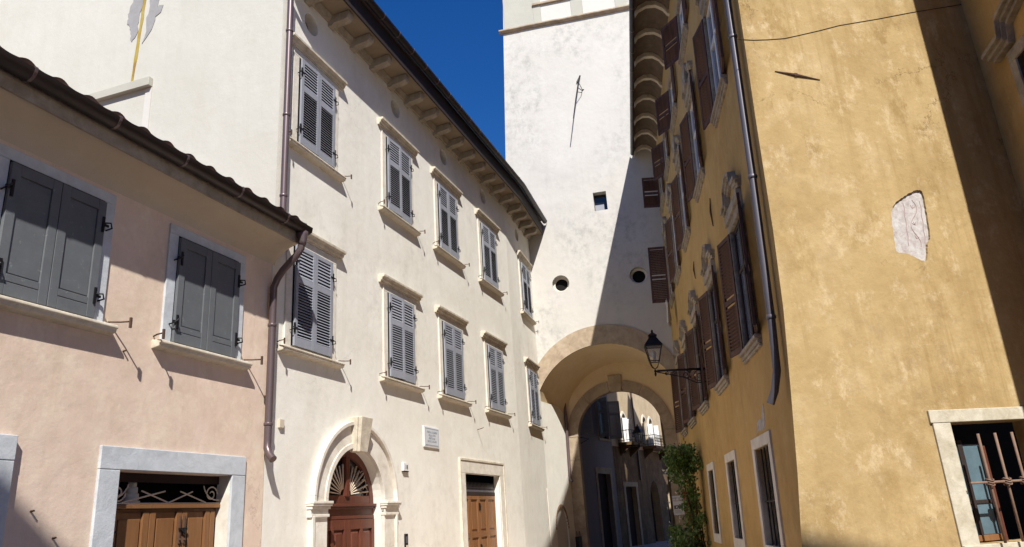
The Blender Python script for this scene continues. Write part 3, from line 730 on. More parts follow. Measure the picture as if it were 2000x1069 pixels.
wn = MB().box(2.66, 3.17, .30, .34, 12.66, 13.43).build('small_window', 'glass_dark', tower)
MB().box(2.68, 3.03, .22, .25, 12.67, 12.98).build('pale_shutter', 'louvre', wn)
# string course, pilaster strips, panels
sc = MB(); x = -.60; L_ = [.95, 1.1, .5, 1.15, 1.3, 1.2]
for i, w_ in enumerate(L_):
    j = random.uniform(-.012, .012); e = .006
    sc.prism([(.01, 21.42 + j), (-.06, 21.42 + j), (-.13, 21.47 + j), (-.155, 21.50 + j), (-.155, 21.56 + j), (.01, 21.60 + j)], x, min(x + w_ - e, TXR), 'x'); x += w_
sc.build('string_course', 'arch', tower, bevel=.01)
pn = MB()
for x0, x1 in ((tl(23), .94), (.94, 1.27), (2.57, 3.06), (4.42, 4.9)): pn.box(x0 + .004, x1, -.035, .0, 21.58, 24.4)
pn.build('pilaster_strip', 'panelgrey', tower)
pn = MB()
for x0, x1 in ((1.275, 2.565), (3.065, 4.415)): pn.box(x0, x1, -.018, .0, 21.58, 24.4)
pn.build('white_panel', 'panelwhite', tower)
MB().box(.93, 2.9, -.12, .0, 22.50, 22.60).build('panel_ledge', 'arch', tower, bevel=.01)
MB().box(tl(24.5) - .2, TXR + .2, -.2, 3.2, 24.5, 25).build('cornice', 'arch', tower)
# arch stones (two-piece band, thicker towards the crown)
ab = MB(); n_ = 44
def ringp(mb, i0, i1, y0, y1, gap=.004):
    for i in range(i0, i1):
        p = []
        for y in (y0, y1):
            for k, o_ in ((i, 0), (i, 1), (i + 1, 1), (i + 1, 0)):
                t = PI - PI * k / n_; r = AR if not o_ else 0
                if o_: p.append((AC + 2.92 * math.cos(t) * 1.0, y, 5.26 + 2.90 * math.sin(t)) if math.sin(t) > .02 else (AC + 2.92 * math.cos(t), y, 5.26))
                else: p.append((AC + (AR - .004) * math.cos(t), y, AZ_ + (AR - .004) * math.sin(t)))
        mb.add(p, [(0, 1, 2, 3), (7, 6, 5, 4), (0, 4, 5, 1), (1, 5, 6, 2), (2, 6, 7, 3), (3, 7, 4, 0)])
for a_, b_ in ((0, 9), (9, 21), (21, 23), (23, 34), (34, 44)):
    m_ = MB(); ringp(m_, a_, b_, -.05, .16); m_.build('arch_stone', 'arch', tower)
# vault
vm = MB(); pts = arch_pts(AC, AZ_, AR, 0, 180, 40)
dx = .0
toIU = WT.inverted() @ IPU
p2 = [tuple(toIU @ Vector((q[0], .04, q[1]))) for q in arch_pts(2.33, 4.85, 2.36, 0, 180, 40)]
vm.add([(p[0], .0, p[1]) for p in pts] + p2, [(i, i + 1, 41 + i + 1, 41 + i) for i in range(40)])
v_ = vm.build('vault', 'pass', tower, smooth=True)
pr0, pr1 = toIU @ Vector((4.69, .04, -.3)), toIU @ Vector((4.69, .04, 4.85))
MB().add([(AC + AR, 0, -.3), tuple(pr0), tuple(pr1), (AC + AR, 0, AZ_)], [(0, 1, 2, 3)]).build('passage_wall', 'pass', tower)
# left passage wall continues the white facade
toT = WT.inverted()
def TL(p): return toT @ p
NX, NZ, NW, NH = 1.27, 1.15, .62, .76
o_ = wall(MB(), rect(-.02, 2.66, -.3, 5.6), [([(NX - NW, -.2), (NX + NW, -.2)] + arch_pts(NX, NZ, NW, 0, 180, 18, NH), .05)])
o_.build('passage_wall', 'white', tower, fn=lambda p: tuple(TL(PL @ Vector(p))))
fP = lambda p: tuple(TL(PL @ Vector(p)))
ni = MB(); ni.prism([(NX - NW, -.2), (NX + NW, -.2)] + arch_pts(NX, NZ, NW, 0, 180, 18, NH), .05, .07)
ni = ni.build('blind_niche', 'panelwhite', tower, fn=fP)
for i in range(22):
    A, B = rad(180 * i / 22 + .8), rad(180 * (i + 1) / 22 - .8); p = []
    for y in (-.012, .04):
        for k, t in ((1.0, A), (1.14, A), (1.14, B), (1.0, B)): p.append((NX + NW * k * math.cos(t), y, NZ + NH * k * math.sin(t)))
    MB().add(p, [(0, 1, 2, 3), (7, 6, 5, 4), (0, 4, 5, 1), (1, 5, 6, 2), (2, 6, 7, 3), (3, 7, 4, 0)]).build('arch_brick', 'brick', ni, fn=fP)
# inner wall with the smaller arch
toI = toT @ IP
fI = lambda p: tuple(toI @ Vector(p))
IC, IZ, IR = 2.21, 4.72, 1.75
mb = MB()
wall(mb, [(-.6, -.3), (.45, -.3), (.45, IZ)] + arch_pts(IC, IZ, IR, 180, 0, 36) + [(3.98, -.3), (5.1, -.3), (5.1, 8.4), (-.6, 8.4)])
wall(mb, [(-.6, -.3), (.45, -.3), (.45, IZ)] + arch_pts(IC, IZ, IR, 180, 0, 36) + [(3.98, -.3), (5.1, -.3), (5.1, 24), (-.6, 24)], y=.6)
mb.build('inner_wall', 'pass', tower, fn=fI)
ar = MB(); pt = [(.45, -.3), (.45, IZ)] + arch_pts(IC, IZ, IR, 180, 0, 36) + [(3.97, -.3)]
ar.add([(p[0], -.06, p[1]) for p in pt] + [(p[0], .62, p[1]) for p in pt], [(i, i + 1, len(pt) + i + 1, len(pt) + i) for i in range(len(pt) - 1)])
ia = ar.build('inner_arch', 'arch', tower, fn=fI)
for a_, b_ in ((1, 58), (59, 81), (99, 130), (131, 179)):
    m_ = MB(); ring(m_, IC, IZ - .05, IR, IR + .45, -.062, .02, a_, b_, max(4, int((b_ - a_) / 6))); m_.build('voussoir', 'arch', ia, fn=fI)
m_ = MB(); m_.prism([(IC - .22, 6.38), (IC + .22, 6.38), (IC + .29, 7.08), (IC - .29, 7.08)], -.12, .02); m_.build('keystone', 'arch', ia, fn=fI, bevel=.01)
for x0, x1 in ((-.02, .46), (3.965, 4.45)):
    m_ = MB().box(x0, x1, -.062, .02, -.3, 2.7).box(x0, x1, -.064, .02, 2.706, 3.75).box(x0, x1, -.061, .02, 3.756, 4.68); m_.build('pier', 'arch', ia, fn=fI, bevel=.008)
    m_ = MB().box(x0 - .02, x1 + .02, -.075, .02, 4.685, 4.74); m_.build('impost', 'arch', ia, fn=fI)
# brown pipe down the passage wall
downpipe([fP(p) for p in ((2.42, -.08, 5.9), (2.40, -.08, 4.5), (2.32, -.08, 3.0), (2.30, -.11, 2.9), (2.27, -.18, 2.82))], .055, 'pipe', tower)
# sundial style on the tower
sd = thing('sundial_rod', 'thin iron sundial rod on the bare cream tower wall', 'sundial', WT @ Matrix.Translation((2.45, 0, 17.9)))
sd_ = MB().tube([(.20, 0, .80), (.13, -.14, .45), (-.02, -.45, -.50), (-.17, -.75, -1.52)], [.035, .03, .025, .018], 6)
sd_.tube([(.20, 0, .80), (.05, -.05, .50)], .028, 5).tube([(.13, -.14, .42), (.24, -.02, .12), (.20, -.10, -.05), (.04, -.34, -.12)], .014, 5).tube([(.24, -.02, .12), (.30, .01, .13)], .025, 5)
sd_.build('rod', 'iron', sd)
# ================================================================== yellow palazzo
pal = thing('yellow_palazzo', 'ochre yellow palazzo with brown shutters, carved stone windows and a sunlit side', 'palazzo', Y1M)
toY = Y1M.inverted()
corner = [(-.3, -.62), (.4, -.50), (1.1, -.38), (1.9, -.27), (2.9, -.16), (3.9, -.06), (4.96, 0.0), (6.56, .05), (8.6, .13), (11, .21), (14.6, .34)]   # (z, x on Y2)
ccx = []
for z, x in corner: ccx.append((z, toY @ (Y2M @ Vector((x, 0, z)))))
XE = 16.3
COLS = [14.6, 11.1, 7.65, 4.5, 1.75]
F1B, F1T, F2B, F2T, F3B, F3T = 3.98, 6.05, 8.38, 10.45, 11.95, 13.15
GW = [(13.72, 14.93, 2.42), (10.40, 11.45, 2.42), (6.95, 7.98, 2.42)]
OW = .54
mb = MB(); hs = []
for c in COLS:
    for zb, zt in ((F1B, F1T), (F2B, F2T), (F3B, F3T)): hs.append((rect(c - OW, c + OW, zb, zt), .22))
for a, b, t in GW: hs.append((rect(a, b, .98, t), .22))
wall(mb, rect(-.6, XE, -.3, 14.85), hs)
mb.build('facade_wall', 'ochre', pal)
mb = MB(); vs = []; 
for z, p in ccx: vs += [(XE, 0, z / math.cos(.0385)), ((XE + p.x) / 2 + .1, -.004 + p.y * .1, z), tuple(p)]
fs = []
for i in range(len(ccx) - 1): fs += [(3 * i, 3 * i + 1, 3 * i + 4, 3 * i + 3), (3 * i + 1, 3 * i + 2, 3 * i + 5, 3 * i + 4)]
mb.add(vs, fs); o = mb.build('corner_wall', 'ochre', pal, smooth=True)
# sunlit side wall (built in its own frame, parented to the palazzo)
fY2 = lambda p: tuple(toY @ (Y2M @ Vector(p)))
W0, W1, WZ0, WZ1 = 1.92, 3.14, .97, 2.40
fp = [(1.77, 4.69), (1.79, 5.0), (1.83, 5.25), (1.92, 5.38), (2.07, 5.48), (2.22, 5.56), (2.34, 5.595), (2.405, 5.57), (2.40, 5.4), (2.38, 5.2), (2.36, 5.0), (2.34, 4.88), (2.27, 4.78), (2.24, 4.66), (2.19, 4.55), (2.10, 4.56), (1.98, 4.62), (1.87, 4.66)]
def smooth_loop(P_, k=5):
    out = []; n = len(P_)
    for i in range(n):
        a, b, c, d = P_[i - 1], P_[i], P_[(i + 1) % n], P_[(i + 2) % n]
        for q in range(k):
            t = q / k; out.append(tuple(.5 * ((2 * b[j]) + (c[j] - a[j]) * t + (2 * a[j] - 5 * b[j] + 4 * c[j] - d[j]) * t * t + (3 * b[j] - a[j] - 3 * c[j] + d[j]) * t ** 3) + random.uniform(-.006, .006) for j in (0, 1)))
    return out
fp = smooth_loop(fp)
mb = MB()
ol = [(x, z) for z, x in corner][::-1] + [(4.0, -.3), (4.0, 14.6)]
wall(mb, ol, [(rect(W0, W1, WZ0, WZ1), .30), (fp, .05)])
sw = mb.build('sunlit_wall', 'ochre_sun', None); sw.matrix_world = Y2M; 
def adopt(o, par, fr):
    o.parent = par; o.matrix_parent_inverse = Matrix.Identity(4); o.matrix_basis = par.matrix_world.inverted() @ fr; return o
adopt(sw, pal, Y2M)
def y2(mb, name, mat, par=None, **k):
    o = mb.build(name, mat, None, **k); return adopt(o, pal if par is None else par, Y2M)
def sub(o, par): 
    """hang a piece built in the same local frame under a part that sits at that frame"""
    o.parent = par; o.matrix_parent_inverse = Matrix.Identity(4); o.matrix_basis = Matrix.Identity(4); return o
bw = y2(MB().box(W0 - .25, W0, -.03, .02, .80, 2.40).box(W0 - .28, W1 + .3, -.035, .02, 2.403, 2.56).box(W1, W1 + .25, -.03, .02, .80, 2.40).box(W0 - .25, W1 + .25, -.06, .3, .83, .968), 'barred_window', 'beige', bevel=.008)
sub(MB().box(W0 - 1.5, W1 + 5, .85, .88, -.2, 5).build('dark_room', 'dark', None), bw)
cs = sub(MB().box(W0, W0 + .05, .22, .27, .98, 2.4).box(W0 + .245, W0 + .315, .225, .27, .98, 2.2).box(W0 + .545, W0 + .60, .22, .27, .98, 2.12).box(W0, W0 + .60, .222, .268, .97, 1.06).box(W0, W0 + .6, .23, .268, 1.42, 1.465).build('casement', 'brown_dark', None, bevel=.004), bw)
sub(MB().box(W0 + .03, W0 + .57, .245, .255, 1.06, 2.14).build('pane', 'glass_blue', None), bw)
sub(MB().box(W0 + .02, W0 + .60, .20, .24, .985, 1.055).build('bottom_rail', 'door_tan', None, bevel=.004), bw)
m_ = Matrix.Translation((W0 + .66, .30, 1.53))
sub(MB().mbox(m_ @ Matrix.Rotation(rad(55), 4, 'Z'), .26, .035, 1.16).build('open_shutter', 'door_red', None, bevel=.004), bw)
sub(MB().mbox(Matrix.Translation((W0 + .60, .24, 1.55)), .05, .05, 1.12).build('casement_stile', 'door_tan', None, bevel=.004), bw)
for i in range(4):
    x = W0 + .255 + .245 * i
    br = MB().tube([(x, -.13, .97), (x, -.13, 2.24)], .0165, 8).lathe([(.0, 1.615), (.036, 1.635), (.042, 1.66), (.036, 1.685), (.0, 1.705)], 10, (x, -.13, 0))
    for q in range(3): br.tube([(x + .043 * math.cos(t), -.13 - .045 * math.sin(t), 1.66 + (q - 1) * .028 + .012 * math.cos(t * 2)) for t in [2 * PI * w / 10 for w in range(10)]], .009, 5, closed=True)
    sub(br.build('bar', 'barrust', None, smooth=True), bw)
sub(MB().tube([(W0 - .02, -.13, 1.665), (W1 + .02, -.13, 1.655)], .0145, 8).build('cross_bar', 'barrust', None), bw)
# bare lime patch with faint painted tendrils
fr_ = y2(MB().prism(fp, .032, .05), 'bare_plaster_patch', 'fresco')
ln = MB()
for q0, sl_, z0_ in ((2.03, .12, 4.78), (2.295, .13, 4.72)):
    ln.tube([(q0 + sl_ * (z - 5) + .006 * math.sin(z * 31), 0.0310, z) for z in [z0_ + .03 * i for i in range(int((5.47 - z0_) / .03))]], .006, 4)
ln.tube([(2.165 + .13 * (z - 5) + .062 * math.sin((5.46 - z) * 12), 0.0310, z) for z in [5.46 - .02 * i for i in range(36)]], .006, 4)
for cx_, cz_, s_ in ((2.20, 5.33, 1), (2.18, 5.08, -1), (2.15, 4.88, 1)):
    for q in range(3): ln.tube([(cx_, 0.0310, cz_), (cx_ + s_ * .05 * math.cos(rad(30 + 40 * q)), 0.0310, cz_ + .05 * math.sin(rad(30 + 40 * q)))], .005, 4)
sub(ln.build('painted_tendrils', 'sinopia', None), fr_)
ta = y2(MB().tube([(.49, -.004, 7.40), (.80, -.014, 7.355), (1.18, -.004, 7.30)], [.008, .02, .008], 6).box(.775, .825, -.03, .01, 7.335, 7.375), 'wall_anchor', 'rust')
# right-hand wing in shade
fY3 = Y3M
mb = MB()
def y3(mb, name, mat, par=None, **k): return adopt(mb.build(name, mat, None, **k), pal, Y3M)
we = lambda z: 3.62 - .06 * z
mb.add([(0, 0, -.3), (we(-.3), 0, -.3), (we(14.6), 0, 14.6), (0, 0, 14.6)], [(0, 1, 2, 3)])
mb.add([(we(-.3), 0, -.3), (we(14.6), 0, 14.6), (we(14.6) + .8, 6, 14.6), (we(-.3) + .8, 6, -.3)], [(0, 1, 2, 3)])
mb.add([(0, 0, 14.6), (we(14.6), 0, 14.6), (we(14.6) + .8, 6, 14.6), (0, 6, 14.6)], [(0, 1, 2, 3)])
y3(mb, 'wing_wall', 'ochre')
wc = 1.45
wf = y3(MB().box(wc - .70, wc - .54, -.05, .02, 5.2, 7.25).box(wc + .54, wc + .70, -.05, .02, 5.2, 7.25).box(wc - .70, wc + .70, -.052, .02, 7.25, 7.42), 'window', 'window_stone', bevel=.008)
sub(MB().box(wc - .54, wc + .54, -.02, .0, 5.2, 7.25).build('pane', 'glass_dark', None), wf)
def pediment(mb, c, z, w, d=.24, rise=.42):
    prof = [(.0, .0, .10), (.06, .03, .16), (.12, .09, .20), (.17, .14, .24)]
    path = [(-w, z), (-w * .52, z + .04), (-w * .45, z + rise * .7), (0, z + rise), (w * .45, z + rise * .7), (w * .52, z + .04), (w, z)]
    for o_, dz, dd in ((0, 0, d * .45), (.055, .055, d * .72), (.12, .105, d)):
        pt = [(c + (w + o_ * .4) / w * (x), zz + dz) for x, zz in [(p[0], p[1]) for p in path]]
        up = [(x, zz + .06) for x, zz in pt][::-1]
        mb.prism(pt + up, -dd, .02)
    return mb
sub(pediment(MB(), wc, 7.44, .95, .22).build('pediment', 'window_stone', None, bevel=.006), wf)

# ---- windows of the facade: stone frame, sill, pediment, glazed casement and two folded-back shutters
def brown_leaf(w, h):
    mb = MB(); t = .04; st = .065
    mb.box(0, st, -t, 0, 0, h); mb.box(w - st, w, -t, 0, 0, h)
    for z0, z1 in ((0, .09), (h * .43, h * .43 + .09), (h - .08, h)): mb.box(st, w - st, -t + .003, -.003, z0, z1)
    z = .12
    while z < h - .1:
        if not (h * .43 - .03 < z < h * .43 + .11):
            mb.mbox(Matrix.Translation((w / 2, -t / 2, z)) @ Matrix.Rotation(rad(38), 4, 'X'), w - 2 * st + .005, .06, .010)
        z += .062
    return mb
def make_palazzo_window(h, kind):
    f = MB(); o = OW
    f.box(-o - .15, -o, -.045, .12, 0, h); f.box(o, o + .15, -.028, .12, 0, h); f.box(-o - .15, o + .15, -.047, .12, h, h + .13)
    win = f.build('window', 'window_stone', pal, bevel=.008)
    s = MB()
    for z0, z1, d in ((-.19, -.145, .045), (-.14, -.08, .07), (-.075, -.02, .11), (-.018, -.001, .09)): s.box(-o - .20 - d * .3, o + .20 + d * .3, -d, .02, z0, z1)
    s.build('sill', 'window_stone', win, bevel=.008)
    if kind == 1:
        p = MB().box(-o - .13, o + .13, -.09, .02, h + .135, h + .30); pediment(p, 0, h + .31, o + .20, .13, .38)
        p.build('pediment', 'window_stone', win, bevel=.006)
    elif kind == 2:
        p = MB().box(-o - .10, o + .10, -.08, .02, h + .135, h + .34); pediment(p, 0, h + .35, o + .18, .12, .26)
        p.prism([(-.22, h + .30), (.22, h + .30), (.26, h + .80), (-.26, h + .80)], -.14, .02)
        p.build('pediment', 'window_stone', win, bevel=.006)
    c = MB(); zc = .62 * h
    for x0, x1 in ((-o, -o + .07), (-.05, .05), (o - .07, o)): c.box(x0, x1, .015, .075, 0, h)
    for z0, z1 in ((0, .09), (zc, zc + .06), (h - .07, h)): c.box(-o + .07, o - .07, .018, .07, z0, z1)
    c.build('casement', 'white_paint' if kind >= 2 else 'brown_dark', win, bevel=.004)
    MB().box(-o + .01, o - .01, .045, .052, .02, h - .02).build('pane', 'glass', win)
    lf = brown_leaf(.60, h - .02).build('shutter', 'brown_shutter', win)
    # hinge on the near jamb (+x), folded back almost flat; mirrored leaf on the far jamb
    lf.location = (o + .10, -.032, .01); lf.rotation_euler = (0, 0, rad(-1.5))
    l2 = dup(lf, win); l2.location = (-o - .03, -.065, .01); l2.rotation_euler = (0, 0, rad(180 + 12))
    return win, lf, l2
wins = {}
for kind, zb, zt in ((1, F1B, F1T), (2, F2B, F2T), (3, F3B, F3T)):
    w, _a, _b = make_palazzo_window(zt - zb, kind); w.location = (COLS[0], 0, zb); wins[(kind, 0)] = w
    for i in range(1, 5): wins[(kind, i)] = dup(w, pal, (COLS[i], 0, zb))
def set_leaf(kind, i, far, ang):
    w = wins[(kind, i)]
    for k in w.children:
        if k.name.startswith('shutter') and ((k.location.x < 0) == far): k.rotation_euler[2] = rad(ang)
for i in range(5): set_leaf(3, i, True, 180 + 35)
set_leaf(2, 4, True, 180 + 88); set_leaf(3, 4, True, 180 + 92)
set_leaf(2, 1, True, 180 + 12); set_leaf(1, 2, True, 180 + 14); set_leaf(1, 3, True, 180 + 13); set_leaf(1, 4, True, 180 + 16); [set_leaf(1, i, False, (-11, -9, -8, -7, -6)[i]) for i in range(5)]; [set_leaf(2, i, False, (-7, -9, -6, -5, -5)[i]) for i in range(5)]
# ground floor barred windows
for a, b, t in GW:
    zb = .98
    f = MB().box(a - .19, a, -.03, .20, zb - .2, t).box(b, b + .19, -.03, .20, zb - .2, t).box(a - .19, b + .19, -.032, .20, t, t + .17).box(a, b, -.03, .2, zb - .2, zb)
    f = f.build('barred_window', 'limewhite', pal, bevel=.008)
    MB().box(a, b, .17, .19, zb, t).build('pane', 'glass_dirty', f)
    MB().box((a + b) / 2 - .03, (a + b) / 2 + .03, .13, .17, zb, t).box(a, b, .135, .168, 1.78, 1.83).build('casement', 'brown_dark', f)
    for i in range(4):
        x = a + (b - a) * (i + .7) / 4.4
        MB().tube([(x, .05, zb), (x, .05, t)], .014, 6).build('bar', 'iron', f)
    MB().tube([(a, .05, 1.62), (b, .05, 1.62)], .012, 6).build('cross_bar', 'iron', f)
# eave with coved bays and ribs
ZS = 14.62
def gd(x): return .83 + .015 * x
pr = [(.02, ZS - .02), (-.05, ZS + .02), (-.16, ZS + .20), (-.34, ZS + .33), (-.58, ZS + .34), (-.80, ZS + .22), (-.90, ZS + .06)]
def eave_sheet(mb, x0, x1, dz, th):
    vs = []
    for x in (x0, x1):
        k = gd(x) / .93
        vs += [(x, p[0] * k if p[0] < 0 else .02, p[1] + dz) for p in pr] + [(x, p[0] * k if p[0] < 0 else .02, p[1] + dz + th) for p in pr[::-1]]
    n = len(pr) * 2
    mb.add(vs, [(j, (j + 1) % n, n + (j + 1) % n, n + j) for j in range(n)] + [tuple(range(n))[::-1], tuple(n + j for j in range(n))])
mb = MB(); eave_sheet(mb, -.05, 17.2, 0, .06); smooth_by_angle(mb.build('coved_eave', 'soffit_dark', pal), 50)
x = .15
while x < 17:
    mb = MB(); eave_sheet(mb, x, x + .13, -.14, .135); smooth_by_angle(mb.build('eave_rib', 'lime', pal), 50); x += 1.22
def gpath(xs, off=0): return [((x, -gd(x) - off, 0), (0, 1, 0)) for x in xs]
gp = [(.09 * math.cos(rad(a)), ZS + .16 + .10 * math.sin(rad(a))) for a in range(180, 361, 20)] + [(.078 * math.cos(rad(a)), ZS + .16 + .09 * math.sin(rad(a))) for a in range(360, 179, -20)]
yg = smooth_by_angle(MB().sweep(gp, gpath([-.02, 6, 12, 17.3], .02)).build('gutter', 'gutter', pal))
straps([(.095 * math.cos(rad(a)), ZS + .16 + .105 * math.sin(rad(a))) for a in range(180, 361, 20)], lambda x: gpath([x, x + .03], .02), [.5 + 1.05 * i for i in range(16)], yg)
MB().add([(-.02, -gd(0) + .05, ZS + .40), (17.3, -gd(17.3) + .05, ZS + .40), (17.3, 5.5, ZS + 2.6), (-.02, 5.5, ZS + 2.6)], [(0, 1, 2, 3)]).build('roof', 'tile', pal)
MB().add([(-.02, 5.5, ZS + 2.6), (17.3, 5.5, ZS + 2.6), (17.3, 11, ZS), (-.02, 11, ZS)], [(0, 1, 2, 3)]).build('roof', 'tile', pal)
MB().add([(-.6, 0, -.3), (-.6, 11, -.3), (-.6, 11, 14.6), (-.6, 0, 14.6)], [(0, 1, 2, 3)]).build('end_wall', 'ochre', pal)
# zinc downpipe near the corner
downpipe([(16.62, -.10, 14.0), (16.62, -.10, 9), (16.66, -.10, 6), (16.62, -.10, 3.9), (16.58, -.11, 3.2), (16.52, -.16, 2.95), (16.46, -.22, 2.80)], .052, 'zinc', pal, collars=((8.2, 16.63, -.10), (5.9, 16.66, -.10), (3.9, 16.62, -.10)))
# wall anchors, bare spot, cornice crack line
for x, z0, z1 in ((12.2, 6.9, 7.5), (8.5, 6.95, 7.4)): MB().tube([(x, -.02, z0), (x + .02, -.04, (z0 + z1) / 2), (x, -.02, z1)], [.01, .022, .01], 6).build('wall_anchor', 'rust', pal)
MB().prism(jag((14.0, 2.66), (14.75, 2.68), 5, .03) + jag((14.75, 2.68), (14.86, 3.02), 3, .04) + jag((14.86, 3.02), (14.55, 2.86), 3, .04) + jag((14.55, 2.86), (14.0, 2.84), 4, .05), -.005, 0).build('bare_patch', 'fresco', pal)
# things hanging on the palazzo
cl = thing('hanging_cloth', 'grey cloth hanging over a window sill near the tower', 'cloth', Y1M @ Matrix.Translation((2.35, -.24, 8.12)))
cm = MB(); nx, nz = 14, 10; vs = []
for j in range(nz + 1):
    for i in range(nx + 1):
        u, v = i / nx - .5, j / nz
        vs.append((u * .62 * (1 - .25 * v), -.05 * math.sin(u * 17) * (0.3 + v) - .04 * (1 - v) * (v < .12), -.9 * v * (1 - .22 * abs(math.sin(u * 6)))))
cm.add(vs, [(j * (nx + 1) + i, j * (nx + 1) + i + 1, (j + 1) * (nx + 1) + i + 1, (j + 1) * (nx + 1) + i) for j in range(nz) for i in range(nx)])
cm = cm.build('fabric', 'cloth', cl, smooth=True); sd_m = cm.modifiers.new('thick', 'SOLIDIFY'); sd_m.thickness = .012
wr = thing('wire', 'thin black wire sagging across the sunlit ochre wall', 'wire', Y2M @ Matrix.Translation((0, 0, 7.9)))
MB().tube([(x, -.005, z - 7.9) for x, z in ((-.02, 7.90), (.25, 7.905), (.48, 7.93), (.75, 7.97), (.99, 8.04), (1.35, 8.15), (1.71, 8.27), (2.4, 8.44), (3.03, 8.61), (3.99, 8.84))], .0048, 5).build('cable', 'black', wr)
# ================================================================== street lamps
def make_lamp(label, mat, arm=1.2):
    """wrought iron arm along -y from the wall, lantern standing on its end; origin on the wall at arm height."""
    t = thing('street_lamp', label, 'street lamp', mat)
    MB().prism([(-.05, -.30), (.05, -.30), (.07, -.22), (.05, .05), (0, .12), (-.05, .05), (-.07, -.22)], -.02, .0).build('wall_plate', 'iron', t, bevel=.006)
    a = MB().tube([(0, 0, 0), (0, -arm, .0)], .020, 8); a.box(-.012, .012, -arm + .05, 0, .018, .03)
    a.lathe([(.0, -.13), (.022, -.10), (.03, -.06), (.018, -.04), (.03, 0), (.02, .03), (.0, .05)], 10, (0, -arm, 0)); a.build('arm', 'iron', t, smooth=True)
    s = MB()
    def spiral(cy, cz, r, turns, sgn, a0, rr=.011):
        pts = []
        for i in range(int(18 * turns) + 1):
            q = i / (18 * turns); R_ = r * (1 - .85 * q); an = a0 + sgn * 2 * PI * turns * q
            pts.append((0, cy + R_ * math.cos(an), cz + R_ * math.sin(an)))
        s.tube(pts, rr, 5)
    spiral(-.20, -.165, .15, 1.6, 1, rad(60)); spiral(-.50, -.115, .105, 1.5, -1, rad(100)); spiral(-.74, -.085, .072, 1.4, 1, rad(80)); spiral(-.95, -.06, .05, 1.3, -1, rad(90))
    s.tube([(0, 0, -.28), (0, -.12, -.315), (0, -.28, -.31), (0, -.42, -.24), (0, -.56, -.17), (0, -.76, -.12), (0, -.95, -.07), (0, -arm + .03, -.02)], .014, 6)
    s.build('scrollwork', 'iron', t, smooth=True)
    f = MB(); b0, b1, zb, zt = .105, .185, .22, .58
    for z, r, h in ((zb, b0, .022), (zt, b1, .03)):
        for q in (-1, 1):
            f.box(-r - .01, r + .01, -arm + q * r - .011, -arm + q * r + .011, z, z + h); f.box(q * r - .011, q * r + .011, -arm - r, -arm + r, z + .001, z + h - .001)
    for sx in (-1, 1):
        for sy in (-1, 1):
            f.tube([(sx * b0, -arm + sy * b0, zb), (sx * b1, -arm + sy * b1, zt)], .013, 5)
            f.tube([(0, -arm, .05), (sx * .06, -arm + sy * .06, .10), (sx * .085, -arm + sy * .085, .16), (sx * b0, -arm + sy * b0, zb)], .010, 5)
    f = f.build('lantern_frame', 'iron', t)
    g_ = MB(); e = .004
    g_.add([(x * (r - e), -arm + y * (r - e), z) for r, z in ((b0, zb + .02), (b1, zt)) for x, y in ((-1, -1), (1, -1), (1, 1), (-1, 1))], [(0, 1, 5, 4), (1, 2, 6, 5), (2, 3, 7, 6), (3, 0, 4, 7)])
    g_.build('lantern_glass', 'clearglass', t)
    h = MB(); pr_ = [(.215, .605), (.20, .625), (.15, .70), (.105, .775), (.085, .80), (.075, .83), (.10, .84), (.105, .855), (.06, .90), (.035, .92), (.02, .95), (.03, .965), (.012, 1.0), (0, 1.01)]
    vs = []; 
    for r, z in pr_:
        for x, y in ((-1, -1), (1, -1), (1, 1), (-1, 1)): vs.append((x * r, -arm + y * r, z))
    h.add(vs, [(4 * i + k, 4 * i + (k + 1) % 4, 4 * i + 4 + (k + 1) % 4, 4 * i + 4 + k) for i in range(len(pr_) - 1) for k in range(4)] + [(3, 2, 1, 0)])
    h.build('lantern_roof', 'iron', t)
    MB().lathe([(.03, .22), (.035, .30), (.05, .36), (.055, .42), (.04, .48), (.0, .5)], 10, (0, -arm, 0)).build('bulb', 'lampglass', f, smooth=True)
    return t
m, nt, b = new_mat('clear_lamp_glass'); b.inputs['Base Color'].default_value = (.9, .92, .95, 1); b.inputs['Roughness'].default_value = .05
tr_ = nt.nodes.new('ShaderNodeBsdfTransparent'); mx = nt.nodes.new('ShaderNodeMixShader'); mx.inputs[0].default_value = .12
nt.links.new(tr_.outputs[0], mx.inputs[1]); nt.links.new(b.outputs[0], mx.inputs[2])
nt.links.new(mx.outputs[0], [n for n in nt.nodes if n.type == 'OUTPUT_MATERIAL'][0].inputs[0]); M['clearglass'] = m
make_lamp('black lantern on wrought iron arm fixed to the ochre palazzo', Y1M @ Matrix.Translation((8.75, 0, 4.66)))
